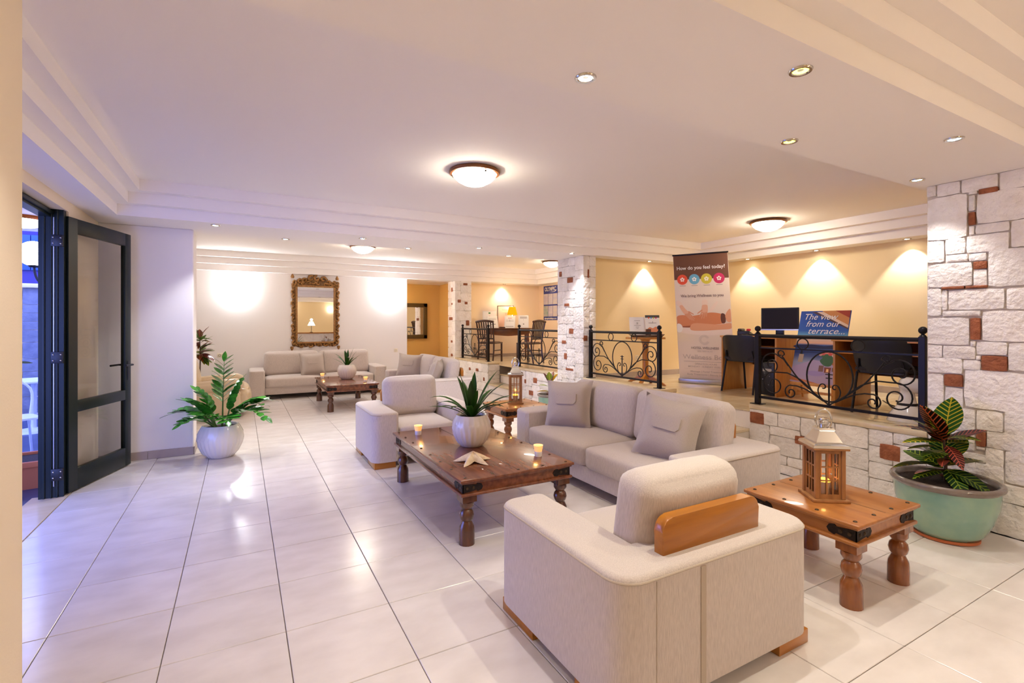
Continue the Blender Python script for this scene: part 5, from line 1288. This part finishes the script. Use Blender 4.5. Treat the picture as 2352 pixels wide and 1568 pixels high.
bm = NB(); lathe(bm, [(.135, .34), (.085, .55)], 28, caps=False); bmesh.ops.solidify(bm, geom=list(bm.faces), thickness=.003); obj('lamp_shade', bm, mat('yellow_lit_shade', '#c9780c', .8, emit=(1, .42, .0), estr=.45), t)
lamp('POINT', (0, 0, .62), 7, (1, .72, .34), t, size=.05); lamp('POINT', (0, -.02, .30), 1.5, (1, .75, .4), t, size=.03)

# holiday poster on the alcove's right wall
t = thing('holiday_poster', 'blue holiday poster headed OLYMPIC on the alcove wall', 'poster', (XR - .004, 11.72, 1.58), RAD(-90))
PWd, PHt = .70, .95; bl = mat('poster_blue', '#26388f', .5)
obj('sheet', box(0, PWd, -.003, .003, 0, PHt), bl, t, False)
ph = [mat('print_photo_%d' % k, c_, .5, col2=c2, nscale=3, stretch=(1, 1, 4)) for k, (c_, c2) in enumerate((('#c4bcd0', '#d8d2d4'), ('#d6d0d8', '#bcb8cc'), ('#c0bad0', '#dcd0c4'), ('#c8c0c0', '#7fa8a4'), ('#b8b2cc', '#d4ccd0'), ('#d0c4c0', '#c0bccc')))]
for i in range(3):
    for k in range(2): flat('print_photo', [(.012 + .228 * i, .10 + .335 * (1 - k)), (.012 + .228 * i + .214, .10 + .335 * (1 - k)), (.012 + .228 * i + .214, .10 + .335 * (1 - k) + .295), (.012 + .228 * i, .10 + .335 * (1 - k) + .295)], ph[i + 3 * k], t, -.006)
text('lettering', 'OLYMPIC', .15, M['white'], t, (.34, -.006, .855), .56, bold=.004); text('lettering', 'olympicholidays.com', .06, M['white'], t, (.35, -.006, .045), .60, bold=.002)
flat('print_swoosh', spline([(.30, .775), (.5, .785), (.58, .80), (.66, .83), (.60, .79), (.5, .772)], 4), M['white'], t, -.006)

# extra lamp added to light the corridor, kept out of view
dome(2.95, 12.4, ZS, 'added dome lamp hidden inside the ochre corridor to light it')

# ================================================================== TERRACE BEYOND THE DOOR
tf = struct('ground_terrace', box(-9, -1.525, 1.0, 22, -.25, -.03), mat('terrace_paving', '#3f4660', .4, col2='#2c3550', nscale=2, stretch=(1, 3, 1), coord='World'))
struct('ceiling_terrace', box(-4.2, -1.53, 1.0, 7.4, 2.52, 2.60), M['wall'])
t = thing('terrace_ceiling_lamp', 'lit round lamp under the terrace canopy', 'ceiling light', (-1.85, 6.45, 2.52), 0)
bm = NB(); lathe(bm, [(.2, 0), (.21, -.02), (.19, -.035)], 24, caps=False); obj('rim', bm, mat('copper_rim', '#b5611c', .3, .6), t)
bm = NB(); lathe(bm, [(.19, -.03), (.15, -.07), (.08, -.095), (.0005, -.10)], 24, caps=False); obj('glass_bowl', bm, mat('terrace_lit_glass', '#fff0d0', .4, emit=(1, .85, .6), estr=9), t)
t = thing('globe_lamp', 'glowing white globe lamp on a dark post outside', 'lamp', (-2.20, 8.55, -.03))
bm = NB(); ball(bm, (-.142, 0, 2.42), .162, 24, 16); obj('globe', bm, mat('lit_opal_globe', '#ffffff', .4, emit=(1, .97, .95), estr=7), t)
bm = NB(); lathe(bm, [(.09, 0), (.08, .05), (.03, .10), (.022, 1.9), (.022, 2.22), (.01, 2.26)], 14); obj('post', bm, M['iron'], t)
bm = NB(); tube(bm, spline([(0, 0, 2.0), (-.09, 0, 2.06), (-.13, 0, 2.15), (-.142, 0, 2.25)], 4, False), .014, 8); lathe(bm, [(.05, 2.245), (.065, 2.27), (.05, 2.285)], 12, -.142, 0); obj('bracket', bm, M['iron'], t)
gp = struct('wall_terrace', box(-4.6, -2.95, 11.02, 11.6, -.03, 2.08), M['mortar'])
M['stone_out'] = mat('terrace_stone', '#7f8088', .9, col2='#6a6c78', nscale=8, coord='World', bump=.5, bscale=20, rnd=.1)
stones(gp, 'y', 11.0, -4.4, -2.95, 0, 2.08, (), .07, (3, 6), (2, 4), 31)
stones(gp, 'x', -2.97, 11.02, 11.6, 0, 2.08, (), .07, (3, 5), (2, 4), 32)
for o in gp.children:
    if abs(o.rotation_euler[2]) > 1: o.rotation_euler = (0, 0, RAD(90)); o.location.x = -2.95 - .018
    o.material_slots[0].link = 'OBJECT'; o.material_slots[0].material = M['stone_out']
obj('coping', bbox(-4.7, -2.85, 10.93, 11.7, 2.08, 2.15, .01), M['marble'], gp)
struct('wall_villa', box(-12, -2.0, 17, 17.4, -.1, 3.9), mat('violet_dusk_plaster', '#4a3f78', .9))
t = thing('window_shutter', 'blue wooden shutter on the building outside', 'shutter', (-4.7, 16.98, 2.85))
for k in range(8): obj('slat', bbox(-.9 + .225 * k, -.9 + .225 * k + .21, -.04, 0, 0, .9, .006), mat('blue_shutter_paint', '#2f5590', .5), t)
t = thing('terracotta_planter', 'terracotta trough planter just outside the door', 'planter', (-2.06, 6.24, -.03), RAD(8))
bm = NB(); prism(bm, [(-.20, 0), (.20, 0), (.24, .22), (-.24, .22)], -.42, .42, 'x'); obj('trough', bm, M['terra'], t, False)
for s in (-1, 1): obj('lip', bbox(s * .25 - .02, s * .25 + .02, -.46, .46, .21, .26, .006) if False else bbox(-.45, .45, s * .25 - .02, s * .25 + .02, .21, .26, .006), M['terra'], t)
for s in (-1, 1): obj('lip', bbox(s * .43 - .02, s * .43 + .02, -.25, .25, .21, .26, .006), M['terra'], t)
obj('soil', box(-.42, .42, -.235, .235, .2, .235), M['soil'], t, False)
bm = NB(); tube(bm, spline([(.02, 0, .2), (.0, .02, .38), (.06, 0, .6), (-.02, .03, .85), (.03, 0, 1.2), (.0, 0, 1.5)], 4, False), [.03] * 6 + [.022] * 15, 8); obj('trunk', bm, mat('pale_bark', '#8d8a94', .8), t)
bm = NB(); tube(bm, spline([(0, 0, .34), (.09, .04, .55), (.07, .02, .8), (.12, 0, 1.1)], 4, False), .018, 7); obj('trunk', bm, mat('grey_bark', '#7c7a86', .8), t)
OL = mesh(broad_leaf(.1, .10), 'leaf', mat('olive_leaf', '#4a5a40', .5), 80); r5 = random.Random(8)
for k in range(34):
    o = obj('leaf', OL, None, t, True, (r5.uniform(-.12, .22), r5.uniform(-.12, .12), r5.uniform(1.05, 1.65))); o.scale = (.13, .13, .13); o.rotation_euler = (r5.uniform(-1, 1), r5.uniform(-.6, .9), r5.uniform(0, 6.3))
t = thing('terrace_chair', 'pale metal chair on the terrace outside', 'chair', (-2.25, 7.55, -.03), RAD(30)); wm = mat('pale_metal', '#cfd2dc', .4)
bm = NB(); prism(bm, rrect(-.21, .21, -.21, .21, .08), .44, .46); obj('seat', bm, wm, t)
for sx in (-1, 1):
    for sy in (-1, 1):
        bm = NB(); tube(bm, [(sx * .18, sy * .18, .44), (sx * .22, sy * .22, 0)], .013, 7); obj('leg', bm, wm, t)
bm = NB(); tube(bm, spline([(-.2, .2, .45), (-.21, .24, .75), (0, .27, .88), (.21, .24, .75), (.2, .2, .45)], 5, False), .013, 7); obj('back_hoop', bm, wm, t)
t = thing('terrace_table', 'small round pale table on the terrace outside', 'table', (-2.55, 9.3, -.03))
bm = NB(); lathe(bm, [(.36, .70), (.38, .71), (.38, .73), (.0005, .73)], 28, caps=False); obj('tabletop', bm, wm, t)
bm = NB(); lathe(bm, [(.22, 0), (.2, .03), (.03, .06), (.03, .70)], 20); obj('pedestal', bm, wm, t)

# ================================================================== RECEPTION BEHIND THE VIEWER (seen in the mirror)
rc_ = thing('reception_counter', 'curved stone reception counter with wooden top seen in the mirror', 'counter', (2.6, -1.55, 0))
def cpts(r, a0=20, a1=160, n=14): return [(r * 2.2 * math.cos(RAD(a0 + (a1 - a0) * k / n)), r * math.sin(RAD(a0 + (a1 - a0) * k / n)) - .5) for k in range(n + 1)]
bm = NB(); prism(bm, cpts(.92) + cpts(.72)[::-1], 0, 1.02); obj('stone_front', bm, M['stone'], rc_, False)
bm = NB(); prism(bm, cpts(1.0) + cpts(.66)[::-1], 1.02, 1.07); obj('counter_top', bm, M['honey'], rc_, False)
cs = random.Random(2)
for k in (2, 4, 7, 9, 12):
    p0, p1 = cpts(.925)[k], cpts(.925)[k + 1]; a = math.atan2(p1[1] - p0[1], p1[0] - p0[0]); o = obj('stone', bpy.data.meshes['stone'], None, rc_, False)
    o.data = ST['stonered'][k % 5]; o.scale = (.13, .03, .09); o.location = ((p0[0] + p1[0]) / 2, (p0[1] + p1[1]) / 2 - .01, .25 + .6 * cs.random()); o.rotation_euler = (0, 0, a)
t = thing('counter_lamp', 'white-shaded lamp on the reception counter seen in the mirror', 'lamp', (2.85, -1.22, 1.07))
bm = NB(); lathe(bm, [(.07, 0), (.07, .015), (.01, .03), (.01, .34)], 14); obj('base', bm, M['black'], t)
bm = NB(); lathe(bm, [(.16, .32), (.07, .50)], 24, caps=False); bmesh.ops.solidify(bm, geom=list(bm.faces), thickness=.003); obj('lamp_shade', bm, mat('white_lit_shade', '#fff4e0', .8, emit=(1, .88, .7), estr=3.5), t)
lamp('POINT', (0, 0, .58), 6, (1, .8, .55), t, size=.05)
t = thing('dark_painting', 'dark painting on the reception wall seen in the mirror', 'painting', (1.75, -3.4, 1.55), PI)
obj('frame', bbox(-.36, .36, -.04, 0, 0, .62, .01), M['chairwood'], t); flat('canvas', [(-.29, .07), (.29, .07), (.29, .55), (-.29, .55)], mat('dark_canvas', '#4a3524', .6, col2='#8a6a40', nscale=5), t, -.042)
